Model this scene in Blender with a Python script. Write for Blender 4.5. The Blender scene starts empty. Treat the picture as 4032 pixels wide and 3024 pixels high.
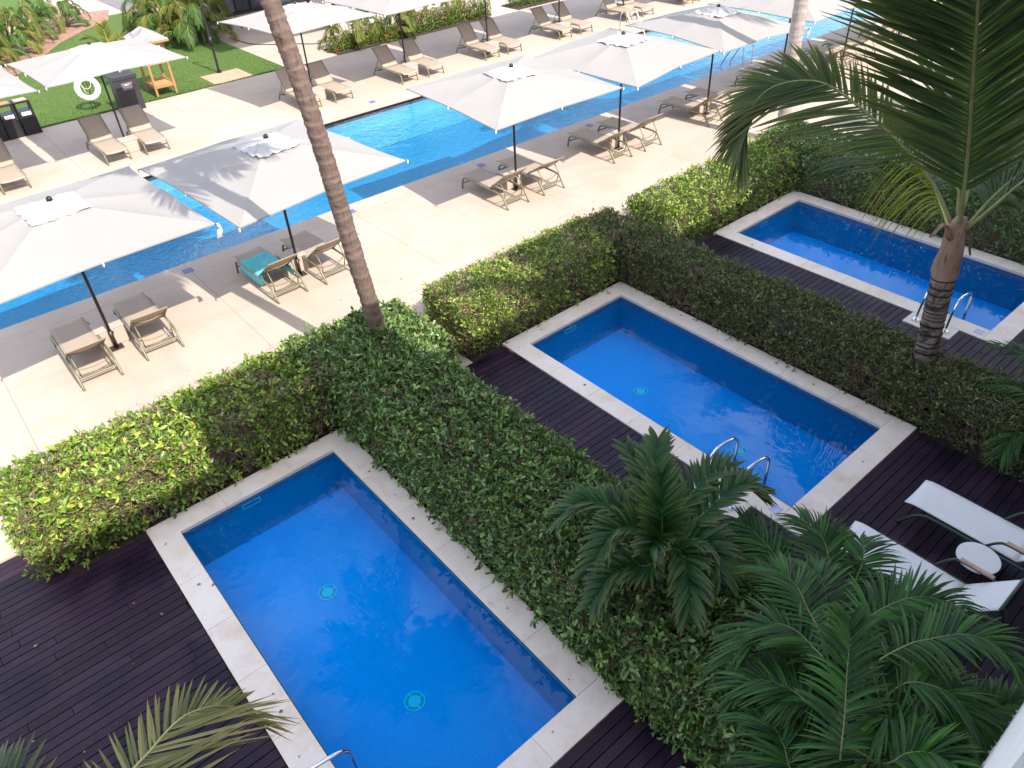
import bpy, math, random
import numpy as np
from mathutils import Vector, Matrix
random.seed(7); rng = np.random.default_rng(7)
PI = math.pi
sc = bpy.context.scene
C = sc.collection
V = Vector

# ------------------------------------------------------------------ materials
def newmat(name):
    m = bpy.data.materials.new(name); m.use_nodes = True
    nt = m.node_tree; nt.nodes.clear()
    out = nt.nodes.new('ShaderNodeOutputMaterial')
    return m, nt, out
class NT:
    def __init__(s, nt): s.nt = nt
    def n(s, t, **k):
        o = s.nt.nodes.new('ShaderNode' + t)
        for a, v in k.items():
            if a.startswith('i_'):
                o.inputs[a[2:].replace('_', ' ')].default_value = v
            else: setattr(o, a, v)
        return o
    def l(s, a, b): s.nt.links.new(a, b)
    def coord(s, kind='Object'):
        return s.n('TexCoord').outputs[kind]
    def noise(s, scale, detail=4, rough=.55, vec=None, dist=0):
        o = s.n('TexNoise'); o.inputs['Scale'].default_value = scale; o.inputs['Detail'].default_value = detail
        o.inputs['Roughness'].default_value = rough; o.inputs['Distortion'].default_value = dist
        if vec is not None: s.l(vec, o.inputs['Vector'])
        return o.outputs['Fac']
    def ramp(s, fac, stops):
        r = s.n('ValToRGB'); e = r.color_ramp.elements
        while len(e) > 1: e.remove(e[-1])
        for i, (p, c) in enumerate(stops):
            x = e[0] if i == 0 else e.new(p)
            x.position = p; x.color = (*c, 1) if len(c) == 3 else c
        s.l(fac, r.inputs['Fac']); return r.outputs['Color']
    def mixc(s, fac, a, b, mode='MIX'):
        m = s.n('MixRGB', blend_type=mode)
        for sock, v in ((m.inputs[0], fac), (m.inputs[1], a), (m.inputs[2], b)):
            if hasattr(v, 'node'): s.l(v, sock)
            else: sock.default_value = v if isinstance(v, (int, float)) else ((*v, 1) if len(v) == 3 else v)
        return m.outputs[0]
    def math(s, op, a, b=0, c=0):
        m = s.n('Math', operation=op)
        for i, v in enumerate((a, b, c)):
            if hasattr(v, 'node'): s.l(v, m.inputs[i])
            else: m.inputs[i].default_value = v
        return m.outputs[0]
    def bump(s, h, strength=.3, dist=.01):
        b = s.n('Bump'); b.inputs['Strength'].default_value = strength; b.inputs['Distance'].default_value = dist
        s.l(h, b.inputs['Height']); return b.outputs['Normal']
    def attr(s, name):
        a = s.n('Attribute'); a.attribute_name = name; return a.outputs['Fac']
    def pbsdf(s, col, rough=.6, metal=0, spec=.5, normal=None):
        p = s.n('BsdfPrincipled')
        for sock, v in ((p.inputs['Base Color'], col), (p.inputs['Roughness'], rough)):
            if hasattr(v, 'node'): s.l(v, sock)
            else: sock.default_value = v if isinstance(v, (int, float)) else (*v, 1)
        p.inputs['Metallic'].default_value = metal
        p.inputs['Specular IOR Level'].default_value = spec
        if normal is not None: s.l(normal, p.inputs['Normal'])
        return p
def simple(name, col, rough=.6, metal=0, var=.18, scale=6, bump=0, spec=.5):
    m, nt, out = newmat(name); N = NT(nt)
    f = N.noise(scale, 5, .6, N.coord())
    a = tuple(x * (1 - var) for x in col); b = tuple(min(1, x * (1 + var)) for x in col)
    c = N.ramp(f, [(.3, a), (.7, b)])
    nm = N.bump(N.noise(scale * 8, 4, .6, N.coord()), bump, .01) if bump else None
    p = N.pbsdf(c, rough, metal, spec, nm)
    N.l(p.outputs[0], out.inputs[0]); return m
def leafmat(name, stops, rough=.42, transl=.25, tip=None, spec=.28):
    m, nt, out = newmat(name); N = NT(nt)
    c = N.ramp(N.attr('v'), stops)
    if tip:
        c = N.mixc(N.math('MULTIPLY', N.math('POWER', N.attr('t'), 3.0), tip[1]), c, tip[0])
    p = N.pbsdf(c, rough, 0, spec)
    t = N.n('BsdfTranslucent'); N.l(N.mixc(.5, c, (.16, .24, .02)), t.inputs['Color'])
    mx = N.n('MixShader'); mx.inputs[0].default_value = transl
    N.l(p.outputs[0], mx.inputs[1]); N.l(t.outputs[0], mx.inputs[2]); N.l(mx.outputs[0], out.inputs[0]); return m

MT = {}
def mk_terrace():
    m, nt, out = newmat('terrace_concrete'); N = NT(nt); co = N.coord()
    sx = N.n('SeparateXYZ'); N.l(co, sx.inputs[0])
    big = N.noise(.55, 6, .6, co, 1.0); mid = N.noise(2.3, 6, .65, co, .6); fine = N.noise(28, 4, .6, co)
    c = N.ramp(big, [(.28, (.415, .325, .26)), (.5, (.455, .37, .305)), (.72, (.485, .41, .35))])
    st = N.ramp(mid, [(.52, (0, 0, 0)), (.76, (.34, .34, .34))])
    c = N.mixc(st, c, (.40, .28, .19))
    mp = N.n('Mapping'); mp.inputs['Scale'].default_value = (.35, 2.2, 1); N.l(co, mp.inputs[0])
    strk = N.ramp(N.noise(1.3, 5, .6, mp.outputs[0], .5), [(.56, (0, 0, 0)), (.74, (.4, .4, .4))])
    c = N.mixc(strk, c, (.38, .26, .165))
    c = N.mixc(N.math('MULTIPLY', fine, .16), c, (.40, .33, .28))
    cs = N.n('VectorMath', operation='FLOOR'); cm = N.n('Mapping'); cm.inputs['Location'].default_value = (-.054, -.16, 0); cm.inputs['Scale'].default_value = (1 / 3.88, 1 / 4.2, 0); N.l(co, cm.inputs[0]); N.l(cm.outputs[0], cs.inputs[0])
    wn = N.n('TexWhiteNoise'); N.l(cs.outputs[0], wn.inputs['Vector']); c = N.mixc(N.math('MULTIPLY', wn.outputs['Value'], .16), c, (.40, .315, .25))
    # saw-cut joints
    gx = N.math('ABSOLUTE', N.math('SUBTRACT', N.math('PINGPONG', N.math('SUBTRACT', sx.outputs[0], .21), 1.94), 0))
    jx = N.math('LESS_THAN', gx, .007)
    j = jx
    for y in (2.55, 6.42, 13.12, 16.9):
        j = N.math('MAXIMUM', j, N.math('LESS_THAN', N.math('ABSOLUTE', N.math('SUBTRACT', sx.outputs[1], y)), .006))
    c = N.mixc(N.math('MULTIPLY', j, .62), c, (.22, .16, .13))
    h = N.math('SUBTRACT', N.math('MULTIPLY', fine, .3), N.math('MULTIPLY', j, 1.0))
    p = N.pbsdf(c, .72, 0, .35, N.bump(h, .35, .006))
    N.l(p.outputs[0], out.inputs[0]); return m
def mk_wood():
    m, nt, out = newmat('dark_decking'); N = NT(nt); co = N.coord()
    mp = N.n('Mapping'); mp.inputs['Scale'].default_value = (.6, 9, 9); N.l(co, mp.inputs[0])
    g = N.noise(3, 6, .65, mp.outputs[0], .4); wet = N.noise(.75, 5, .6, co, .8)
    c = N.ramp(N.attr('v'), [(0, (.018, .008, .019)), (.5, (.029, .013, .029)), (1, (.044, .020, .039))])
    c = N.mixc(N.math('MULTIPLY', g, .55), c, (.018, .011, .013))
    c = N.mixc(N.ramp(wet, [(.50, (0, 0, 0)), (.60, (.85, .85, .85))]), c, (.010, .006, .016))
    dust = N.ramp(N.noise(5, 6, .7, co), [(.6, (0, 0, 0)), (.8, (.18, .18, .18))])
    c = N.mixc(dust, c, (.2, .16, .13))
    r = N.ramp(wet, [(.5, (.5,) * 3), (.62, (.3,) * 3)])
    p = N.pbsdf(c, r, 0, .22, N.bump(g, .25, .004)); N.l(p.outputs[0], out.inputs[0]); return m
def mk_coping():
    m, nt, out = newmat('travertine'); N = NT(nt); co = N.coord()
    a = N.noise(1.5, 6, .65, co, .8); b = N.noise(5, 6, .7, co, .3); f = N.noise(60, 3, .6, co)
    c = N.ramp(a, [(.3, (.68, .55, .43)), (.5, (.79, .685, .59)), (.7, (.83, .75, .68))])
    c = N.mixc(N.ramp(b, [(.54, (0, 0, 0)), (.78, (.40, .40, .40))]), c, (.56, .41, .28))
    c = N.mixc(N.math('MULTIPLY', N.attr('v'), .08), c, (.45, .36, .29))
    d = N.ramp(N.noise(1.4, 7, .72, co, .6), [(.60, (0, 0, 0)), (.78, (.62, .62, .62))])
    c = N.mixc(d, c, (.30, .205, .13))
    c = N.mixc(N.ramp(f, [(.58, (0, 0, 0)), (.7, (.22,) * 3)]), c, (.40, .31, .23))
    p = N.pbsdf(c, .6, 0, .4, N.bump(N.math('ADD', b, N.math('MULTIPLY', f, .5)), .3, .004))
    N.l(p.outputs[0], out.inputs[0]); return m
def mk_tile(name, base, grout, var=.12, size=.05, swim=.0):
    m, nt, out = newmat(name); N = NT(nt); co = N.coord()
    geo = N.n('NewGeometry'); ns = N.n('SeparateXYZ'); N.l(geo.outputs['Normal'], ns.inputs[0])
    s = N.n('SeparateXYZ'); N.l(co, s.inputs[0])
    def wrap(v):   # distance to nearest grid line in tiles
        return N.math('PINGPONG', N.math('DIVIDE', v, size), .5)
    px, py, pz = wrap(s.outputs[0]), wrap(s.outputs[1]), wrap(s.outputs[2])
    isx = N.math('GREATER_THAN', N.math('ABSOLUTE', ns.outputs[0]), .7)
    isy = N.math('GREATER_THAN', N.math('ABSOLUTE', ns.outputs[1]), .7)
    isz = N.math('GREATER_THAN', N.math('ABSOLUTE', ns.outputs[2]), .7)
    big = lambda p, flag: N.math('ADD', p, flag)
    g = N.math('MINIMUM', N.math('MINIMUM', big(px, isx), big(py, isy)), big(pz, isz))
    line = N.math('LESS_THAN', g, .045)
    fl = N.n('Vector' + 'Math', operation='FLOOR'); sc_ = N.n('VectorMath', operation='SCALE'); sc_.inputs['Scale'].default_value = 1 / size
    off = N.n('VectorMath', operation='ADD'); off.inputs[1].default_value = (.013, .017, .011)
    N.l(co, off.inputs[0]); N.l(off.outputs[0], sc_.inputs[0]); N.l(sc_.outputs[0], fl.inputs[0])
    wn = N.n('TexWhiteNoise'); N.l(fl.outputs[0], wn.inputs['Vector'])
    lo = tuple(x * (1 - var) for x in base); hi = tuple(min(1, x * (1 + var)) for x in base)
    c = N.mixc(wn.outputs['Value'], lo, hi)
    c = N.mixc(N.math('MULTIPLY', line, .5), c, grout)
    blot = N.noise(1.1, 4, .6, co); c = N.mixc(N.math('MULTIPLY', blot, .25), c, tuple(x * .8 for x in base))
    p = N.pbsdf(c, .3, 0, .3); N.l(p.outputs[0], out.inputs[0]); return m
def mk_water(name, tint, scale, strength, dist=.05, ior=1.33):
    m, nt, out = newmat(name); N = NT(nt); co = N.coord()
    h = N.math('ADD', N.noise(scale, 3, .55, co, .4), N.math('MULTIPLY', N.noise(scale * 3.1, 2, .5, co, .3), .35))
    nm = N.bump(h, strength, dist)
    fr = N.n('Fresnel'); fr.inputs['IOR'].default_value = ior; N.l(nm, fr.inputs['Normal'])
    tr = N.n('BsdfTransparent'); tr.inputs['Color'].default_value = (*tint, 1)
    gl = N.n('BsdfGlossy'); gl.inputs['Roughness'].default_value = .015; gl.inputs['Color'].default_value = (1, 1, 1, 1)
    N.l(nm, gl.inputs['Normal'])
    mx = N.n('MixShader'); N.l(fr.outputs[0], mx.inputs[0]); N.l(tr.outputs[0], mx.inputs[1]); N.l(gl.outputs[0], mx.inputs[2])
    N.l(mx.outputs[0], out.inputs[0]); return m
def mk_canvas(name, col, transl=.22, wr=0):
    m, nt, out = newmat(name); N = NT(nt); co = N.coord()
    f = N.noise(2.2, 4, .6, co); c = N.ramp(f, [(.3, tuple(x * .95 for x in col)), (.7, col)])
    h = N.math('ADD', N.noise(3.0, 3, .5, co), N.math('MULTIPLY', N.noise(160, 2, .5, co), .04))
    p = N.pbsdf(c, .85, 0, .15, N.bump(h, .25 + wr, .03 + wr * .05))
    t = N.n('BsdfTranslucent'); N.l(c, t.inputs[0]); mx = N.n('MixShader'); mx.inputs[0].default_value = transl
    N.l(p.outputs[0], mx.inputs[1]); N.l(t.outputs[0], mx.inputs[2]); N.l(mx.outputs[0], out.inputs[0]); return m
def mk_lawn():
    m, nt, out = newmat('turf'); N = NT(nt); co = N.coord()
    a = N.noise(.9, 6, .65, co, .6); b = N.noise(9, 5, .7, co); f = N.noise(90, 3, .7, co)
    c = N.ramp(b, [(.25, (.085, .150, .038)), (.5, (.125, .200, .055)), (.75, (.175, .245, .075))])
    c = N.mixc(N.ramp(a, [(.58, (0, 0, 0)), (.76, (.75,) * 3)]), c, (.23, .23, .085))
    c = N.mixc(N.math('MULTIPLY', f, .35), c, (.03, .07, .012))
    p = N.pbsdf(c, .9, 0, .1, N.bump(N.math('ADD', f, b), .9, .04)); N.l(p.outputs[0], out.inputs[0]); return m
def mk_trunk(name, c0, c1, scar, ringh, dark=None, crack=.6, scarf=.5):
    m, nt, out = newmat(name); N = NT(nt); co = N.coord()
    s = N.n('SeparateXYZ'); N.l(co, s.inputs[0])
    mp = N.n('Mapping'); mp.inputs['Scale'].default_value = (14, 14, 1.4); N.l(co, mp.inputs[0])
    crk = N.noise(2.2, 5, .7, mp.outputs[0], .3); bl = N.noise(2.6, 5, .65, co, .5)
    c = N.ramp(bl, [(.3, c0), (.7, c1)])
    c = N.mixc(N.ramp(crk, [(.52, (0, 0, 0)), (.66, (crack,) * 3)]), c, tuple(x * .4 for x in c0))
    c = N.mixc(N.math('MULTIPLY', N.attr('t'), scarf), c, scar)
    if dark:
        dk = N.ramp(N.noise(3.2, 5, .7, co, 1.0), [(.47, (0, 0, 0)), (.6, (.9,) * 3)])
        c = N.mixc(dk, c, dark)
    p = N.pbsdf(c, .85, 0, .2, N.bump(N.math('ADD', crk, bl), .6, .02)); N.l(p.outputs[0], out.inputs[0]); return m
def mk_slate():
    m, nt, out = newmat('slate_slabs'); N = NT(nt); co = N.coord()
    v = N.n('TexVoronoi', feature='DISTANCE_TO_EDGE'); v.inputs['Scale'].default_value = 3.2; N.l(co, v.inputs['Vector'])
    vc = N.n('TexVoronoi'); vc.inputs['Scale'].default_value = 3.2; N.l(co, vc.inputs['Vector'])
    bw = N.n('RGBToBW'); N.l(vc.outputs['Color'], bw.inputs[0])
    c = N.ramp(bw.outputs[0], [(.2, (.22, .215, .22)), (.8, (.36, .345, .335))])
    c = N.mixc(N.math('LESS_THAN', v.outputs['Distance'], .03), c, (.16, .15, .15))
    p = N.pbsdf(c, .7); N.l(p.outputs[0], out.inputs[0]); return m

MT['terrace'] = mk_terrace(); MT['wood'] = mk_wood(); MT['coping'] = mk_coping()
MT['tile'] = mk_tile('pool_mosaic', (.015, .50, 1.0), (.10, .74, 1.0), .06)
MT['tile_wall_shaded'] = mk_tile('shaded_wall_mosaic', (.015, .40, .58), (.05, .50, .68), .07)  # floor mosaic deepened: the dimmer light on the walls is put into the colour
MT['tile_main'] = mk_tile('main_pool_mosaic', (.030, .27, .44), (.09, .40, .54), .16, .06)
MT['tile_band'] = mk_tile('waterline_mosaic', (.02, .20, .38), (.12, .36, .55), .2)
MT['tile_ledge'] = mk_tile('ledge_mosaic', (.16, .46, .56), (.3, .6, .7), .1, .06)
MT['water'] = mk_water('still_water', (.08, .78, 1.0), 1.1, .10, .05, 1.33)
MT['water_main'] = mk_water('rippled_water', (.46, .84, .97), 4.6, .20, .05)
MT['canvas'] = mk_canvas('parasol_canvas', (.375, .355, .338))
MT['vent'] = mk_canvas('vent_canvas', (.50, .485, .475), .10, .3)
MT['lawn'] = mk_lawn(); MT['slate'] = mk_slate()
MT['bronze'] = simple('dark_bronze', (.045, .038, .036), .38, .6, .1)
MT['olive'] = simple('olive_aluminium', (.20, .185, .115), .42, .25, .08)
MT['sling'] = simple('taupe_sling', (.345, .275, .215), .75, 0, .05, 3, .15)
MT['sling_back'] = MT['sling']
MT['stone'] = simple('pale_stone', (.43, .35, .295), .7, 0, .08, 5, .15)
MT['soil'] = simple('soil', (.045, .030, .022), .95, 0, .5, 9, .8)
MT['redsoil'] = simple('red_mulch', (.30, .17, .115), .95, 0, .35, 6, .8)
MT['sand'] = simple('sandy_ground', (.42, .36, .28), .9, 0, .25, 2, .3)
MT['black'] = simple('black_metal', (.022, .021, .024), .45, .2, .2)
MT['blackbin'] = simple('charcoal_bin', (.032, .030, .036), .55, .1, .15)
MT['teak'] = simple('teak', (.36, .175, .068), .55, 0, .25, 14, .2)
MT['chrome'] = simple('polished_steel', (.82, .82, .84), .09, 1.0, .02)
MT['white'] = simple('white_plastic', (.80, .80, .79), .5, 0, .04)
MT['wall'] = simple('white_render', (.80, .79, .78), .8, 0, .06, 2, .2)
MT['rope'] = simple('rope', (.6, .53, .4), .9)
MT['turq'] = simple('turquoise_terry', (.13, .50, .56), .95, 0, .12, 30, .5, .1)
MT['whitesling'] = simple('white_sling', (.70, .69, .70), .75, 0, .03, 3, .1)
MT['greenframe'] = simple('dark_green_frame', (.035, .055, .042), .45, .1, .1)
MT['armwood'] = simple('pale_armrest_wood', (.46, .32, .22), .6, 0, .2, 14)
MT['cyan'] = simple('drain_plastic', (.75, .95, 1.0), .5, 0, .03)
MT['draindark'] = simple('drain_slots', (.10, .30, .42), .6)
MT['lid'] = simple('skimmer_lid_plastic', (.10, .12, .28), .5)
MT['lidpale'] = simple('pale_lid_plastic', (.45, .48, .75), .5)
MT['glass'] = simple('dark_glazing', (.035, .045, .060), .12, 0, .2)
MT['pink'] = simple('pink_slab', (.50, .285, .185), .7, 0, .15, 3, .2)
MT['twig'] = simple('twig_bark', (.27, .165, .12), .9, 0, .35, 9)
MT['cloth'] = mk_canvas('white_drape', (.75, .75, .76), .3)
MT['dry'] = simple('dead_leaf', (.32, .21, .10), .8, 0, .3)
MT['petg'] = simple('bottle_plastic', (.55, .75, .75), .2)
MT['bluecap'] = simple('blue_cap', (.03, .09, .55), .4)
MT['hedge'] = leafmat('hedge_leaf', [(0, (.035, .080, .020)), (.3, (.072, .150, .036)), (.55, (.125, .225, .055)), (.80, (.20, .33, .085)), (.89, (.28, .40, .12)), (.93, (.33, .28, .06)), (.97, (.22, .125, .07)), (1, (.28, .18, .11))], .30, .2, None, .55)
MT['hedge_dull'] = leafmat('dull_hedge_leaf', [(0, (.042, .066, .022)), (.4, (.080, .115, .036)), (.7, (.135, .170, .055)), (.88, (.20, .20, .07)), (.94, (.30, .26, .08)), (1, (.17, .10, .06))], .36, .2, None, .4)  # duller, browner leaf of the middle hedge
MT['hedge_dry'] = leafmat('yellow_hedge_leaf', [(0, (.055, .11, .020)), (.35, (.13, .225, .036)), (.66, (.26, .38, .055)), (.80, (.42, .50, .08)), (.89, (.46, .42, .08)), (.93, (.34, .20, .12)), (1, (.42, .28, .19))], .34, .22, None, .5)  # yellower, drier leaf for the whole run along the terrace
MT['coco'] = leafmat('coconut_leaflet', [(0, (.024, .046, .017)), (.5, (.042, .074, .025)), (1, (.072, .110, .034))], .4, .28, ((.20, .17, .05), .55))
MT['coco_y'] = leafmat('yellowing_leaflet', [(0, (.15, .21, .018)), (1, (.28, .31, .03))], .45, .35, ((.26, .24, .04), .6))
MT['coco_pale'] = leafmat('pale_leaflet', [(0, (.085, .105, .030)), (.5, (.17, .175, .055)), (1, (.34, .30, .12))], .4, .25, ((.34, .24, .07), .9))
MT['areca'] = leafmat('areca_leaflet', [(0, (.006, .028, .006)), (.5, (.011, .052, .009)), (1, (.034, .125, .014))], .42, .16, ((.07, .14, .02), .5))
MT['areca_yellow'] = leafmat('yellow_areca_leaflet', [(0, (.045, .082, .014)), (.5, (.095, .135, .02)), (1, (.22, .20, .03))], .45, .3, ((.30, .22, .05), .5))  # yellow-green leaflet of the garden palms
MT['adon'] = leafmat('adonidia_leaflet', [(0, (.009, .042, .014)), (.5, (.016, .066, .017)), (1, (.036, .105, .024))], .36, .22, ((.16, .17, .06), .6))
MT['rachis'] = simple('palm_rachis', (.17, .175, .055), .5, 0, .2)
MT['rachis_y'] = simple('yellow_rachis', (.36, .33, .12), .5, 0, .2)
MT['shrub'] = leafmat('shrub_leaf', [(0, (.04, .085, .015)), (.5, (.09, .16, .025)), (1, (.22, .24, .04))], .45, .25)
MT['flower'] = leafmat('ixora_petal', [(0, (.55, .06, .03)), (1, (.75, .16, .05))], .6, .3)
MT['trunk1'] = mk_trunk('ringed_bark', (.120, .080, .066), (.175, .125, .102), (.24, .175, .145), .14)
MT['trunk2'] = mk_trunk('charred_bark', (.17, .13, .11), (.27, .215, .185), (.010, .008, .008), .1, (.014, .012, .012), .4, .95)
MT['trunk3'] = mk_trunk('pale_bark', (.32, .265, .235), (.42, .36, .33), (.48, .42, .39), .12, None, .35)
MT['sheath'] = mk_trunk('leaf_sheath', (.20, .125, .085), (.30, .205, .145), (.30, .13, .06), .1, None, .75)
MT['palestem'] = simple('pale_stem', (.33, .30, .22), .7, 0, .15)

# ------------------------------------------------------------------ mesh builder
class MB:
    def __init__(s): s.v = []; s.f = []; s.a = []; s.t = []; s.smooth = []
    def add(s, vs, fs, val=None, ts=None, smooth=False):
        o = len(s.v); s.v.extend([tuple(x) for x in vs])
        val = random.random() if val is None else val
        s.a.extend([val] * len(vs)); s.t.extend(ts if ts is not None else [0.0] * len(vs))
        s.f.extend([tuple(i + o for i in f) for f in fs]); s.smooth.extend([smooth] * len(fs))
    def box(s, x0, x1, y0, y1, z0, z1, M=None, val=None, bev=0):
        if bev:
            b = bev; vs = []
            for z, ins in ((z0, b), (z0 + b, 0), (z1 - b, 0), (z1, b)):
                xa, xb, ya, yb = x0 + ins, x1 - ins, y0 + ins, y1 - ins
                c = b * .6 if not ins else 0
                vs += [(xa + c, ya, z), (xb - c, ya, z), (xb, ya + c, z), (xb, yb - c, z), (xb - c, yb, z), (xa + c, yb, z), (xa, yb - c, z), (xa, ya + c, z)]
            fs = [tuple(range(7, -1, -1)), tuple(range(24, 32))]
            for k in range(3):
                for i in range(8): fs.append((k * 8 + i, k * 8 + (i + 1) % 8, k * 8 + 8 + (i + 1) % 8, k * 8 + 8 + i))
        else:
            vs = [(x, y, z) for z in (z0, z1) for x, y in ((x0, y0), (x1, y0), (x1, y1), (x0, y1))]
            fs = [(3, 2, 1, 0), (4, 5, 6, 7), (0, 1, 5, 4), (1, 2, 6, 5), (2, 3, 7, 6), (3, 0, 4, 7)]
        if M is not None: vs = [M @ V(v) for v in vs]
        s.add(vs, fs, val); return s
    def tube(s, pts, r, n=8, cap=True, val=None, ts=None, flat=1.0):
        pts = [V(p) for p in pts]; k = len(pts)
        rs = r if isinstance(r, (list, tuple)) else [r] * k
        vs = []; tt = []; up = None
        for i, p in enumerate(pts):
            T = (pts[min(i + 1, k - 1)] - pts[max(i - 1, 0)])
            T = T.normalized() if T.length > 1e-9 else V((0, 0, 1))
            if up is None: up = V((0, 0, 1)) if abs(T.z) < .9 else V((1, 0, 0))
            A = T.cross(up); A = A.normalized() if A.length > 1e-6 else T.orthogonal().normalized()
            B = A.cross(T).normalized(); up = B
            for j in range(n):
                a = 2 * PI * j / n
                vs.append(p + A * (math.cos(a) * rs[i]) + B * (math.sin(a) * rs[i] * flat)); tt.append(ts[i] if ts else 0.0)
        fs = []
        for i in range(k - 1):
            for j in range(n):
                fs.append((i * n + j, i * n + (j + 1) % n, (i + 1) * n + (j + 1) % n, (i + 1) * n + j))
        if cap: fs.append(tuple(range(n - 1, -1, -1))); fs.append(tuple(range((k - 1) * n, k * n)))
        s.add(vs, fs, val, tt, True); return s
    def disc(s, c, r, z0, z1, n=32, val=None, r0=0):
        x, y = c; vs = []
        rr = [r0, r, r, r0]; zz = [z1, z1, z0, z0]
        for q in range(4):
            for j in range(n):
                a = 2 * PI * j / n; vs.append((x + math.cos(a) * rr[q], y + math.sin(a) * rr[q], zz[q]))
        fs = []
        for q in range(3):
            for j in range(n): fs.append((q * n + j, (q + 1) * n + j, (q + 1) * n + (j + 1) % n, q * n + (j + 1) % n))
        s.add(vs, fs, val); return s
    def build(s, name, mat, parent=None, smooth=None):
        me = bpy.data.meshes.new(name); me.from_pydata(s.v, [], s.f)
        at = me.attributes.new('v', 'FLOAT', 'POINT'); at.data.foreach_set('value', s.a)
        at = me.attributes.new('t', 'FLOAT', 'POINT'); at.data.foreach_set('value', s.t)
        me.polygons.foreach_set('use_smooth', s.smooth if smooth is None else [smooth] * len(s.f))
        me.materials.append(mat); me.update()
        o = bpy.data.objects.new(name, me); C.objects.link(o)
        if parent is not None: o.parent = parent
        return o
def tag(o, label=None, cat=None, group=None, kind=None):
    for k, v in (('label', label), ('category', cat), ('group', group), ('kind', kind)):
        if v: o[k] = v
    return o
def empty(name, loc=(0, 0, 0), rz=0, label=None, cat=None, group=None):
    o = bpy.data.objects.new(name, None); C.objects.link(o); o.empty_display_size = .1
    o.location = loc; o.rotation_euler = (0, 0, rz); return tag(o, label, cat, group)
def copy_tree(o, parent=None):
    c = o.copy(); C.objects.link(c)
    if parent is not None: c.parent = parent
    for ch in list(o.children): copy_tree(ch, c)
    return c
def spline(P, n):
    P = [V(p) for p in P]; Q = [P[0] * 2 - P[1]] + P + [P[-1] * 2 - P[-2]]; out = []
    for i in range(n + 1):
        u = i / n * (len(P) - 1); k = min(int(u), len(P) - 2); t = u - k
        a, b, c, d = Q[k:k + 4]
        out.append(.5 * ((2 * b) + (c - a) * t + (2 * a - 5 * b + 4 * c - d) * t * t + (3 * b - a - 3 * c + d) * t ** 3))
    return out

# ------------------------------------------------------------------ camera, light, sky
cam = bpy.data.cameras.new('camera'); co = bpy.data.objects.new('camera', cam); C.objects.link(co)
R3 = Matrix(((0.75997, -0.64842, -0.04466), (0.42875, 0.4485, 0.78423), (0.48848, 0.61514, -0.61886)))
rot = Matrix((R3[0], R3[1], -R3[2])).transposed()
co.matrix_world = Matrix.Translation((-3.2905, -8.398, 7.4602)) @ rot.to_4x4()
cam.sensor_width = 36; cam.lens = 1606.39 / 2212 * 36; cam.clip_end = 2000; cam.clip_start = .02
sc.camera = co
SUN = V((.06, -1.0, 1.0)).normalized()
w = bpy.data.worlds.new('World'); sc.world = w; w.use_nodes = True
N = NT(w.node_tree); w.node_tree.nodes.clear()
sky = N.n('TexSky', sky_type='NISHITA'); sky.sun_disc = False
sky.sun_elevation = math.asin(SUN.z); sky.sun_rotation = math.atan2(SUN.x, SUN.y)
sky.air_density = 1.0; sky.dust_density = 1.2; sky.ozone_density = 1.0
cl = N.noise(2.6, 7, .58, N.coord('Generated'), .3)
clm = N.ramp(cl, [(.46, (0, 0, 0)), (.60, (.9, .9, .9))])
colr = N.mixc(clm, sky.outputs[0], (7.2, 6.9, 6.9))
bg = N.n('Background'); bg.inputs['Strength'].default_value = .15; N.l(colr, bg.inputs['Color'])
wo = N.n('OutputWorld'); N.l(bg.outputs[0], wo.inputs['Surface'])
sd = bpy.data.lights.new('sun', 'SUN'); sd.energy = 2.75; sd.angle = math.radians(.5); sd.color = (1, .935, .84)
so = bpy.data.objects.new('sun', sd); C.objects.link(so); so.rotation_euler = (-SUN).to_track_quat('-Z', 'Y').to_euler(); so.location = (0, -30, 40)
sc.view_settings.view_transform = 'Standard'; sc.view_settings.look = 'None'; sc.view_settings.exposure = 1.52; sc.view_settings.gamma = 1
try:
    sc.cycles.max_bounces = 8; sc.cycles.transparent_max_bounces = 12; sc.cycles.diffuse_bounces = 3; sc.cycles.glossy_bounces = 3
    sc.cycles.caustics_reflective = False; sc.cycles.caustics_refractive = False
except Exception: pass
# ------------------------------------------------------------------ setting
def sheet(name, mat, rects, z, kind='structure', thick=0):
    m = MB()
    for x0, x1, y0, y1 in rects:
        if thick: m.box(x0, x1, y0, y1, z - thick, z)
        else: m.add([(x0, y0, z), (x1, y0, z), (x1, y1, z), (x0, y1, z)], [(0, 1, 2, 3)])
    o = m.build(name, mat); o['kind'] = kind; return o
PX = [0.0, 6.2, 12.07]                     # right edges of the three plunge pools
PW, PL, CW = 3.0, 5.85, .345
MX0, MX1, MY0, MY1 = -14.0, 62.0, 6.98, 12.55
# far ground round everything (one ring of rectangles, so nothing lies under the pools)
sheet('ground', MT['sand'], [(-600, 600, 70, 900), (-600, 600, -600, -40), (-600, -40, -40, 70), (90, 600, -40, 70)], -.03)
sheet('courtyard', MT['terrace'], [(8.8, 90, 19.02, 70), (-40, -14, 6.98, 12.55), (62, 90, 6.98, 12.55)], -.006)
terr = sheet('pool_terrace', MT['terrace'], [(-40, 90, .78, MY0), (-40, 90, MY1, 19.0), (1.95, 2.5, -.08, .78), (-40, -14, -.4, .78)], 0, thick=.25)
sheet('lawn', MT['lawn'], [(-40, 8.8, 19.0, 70)], .006)
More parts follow.
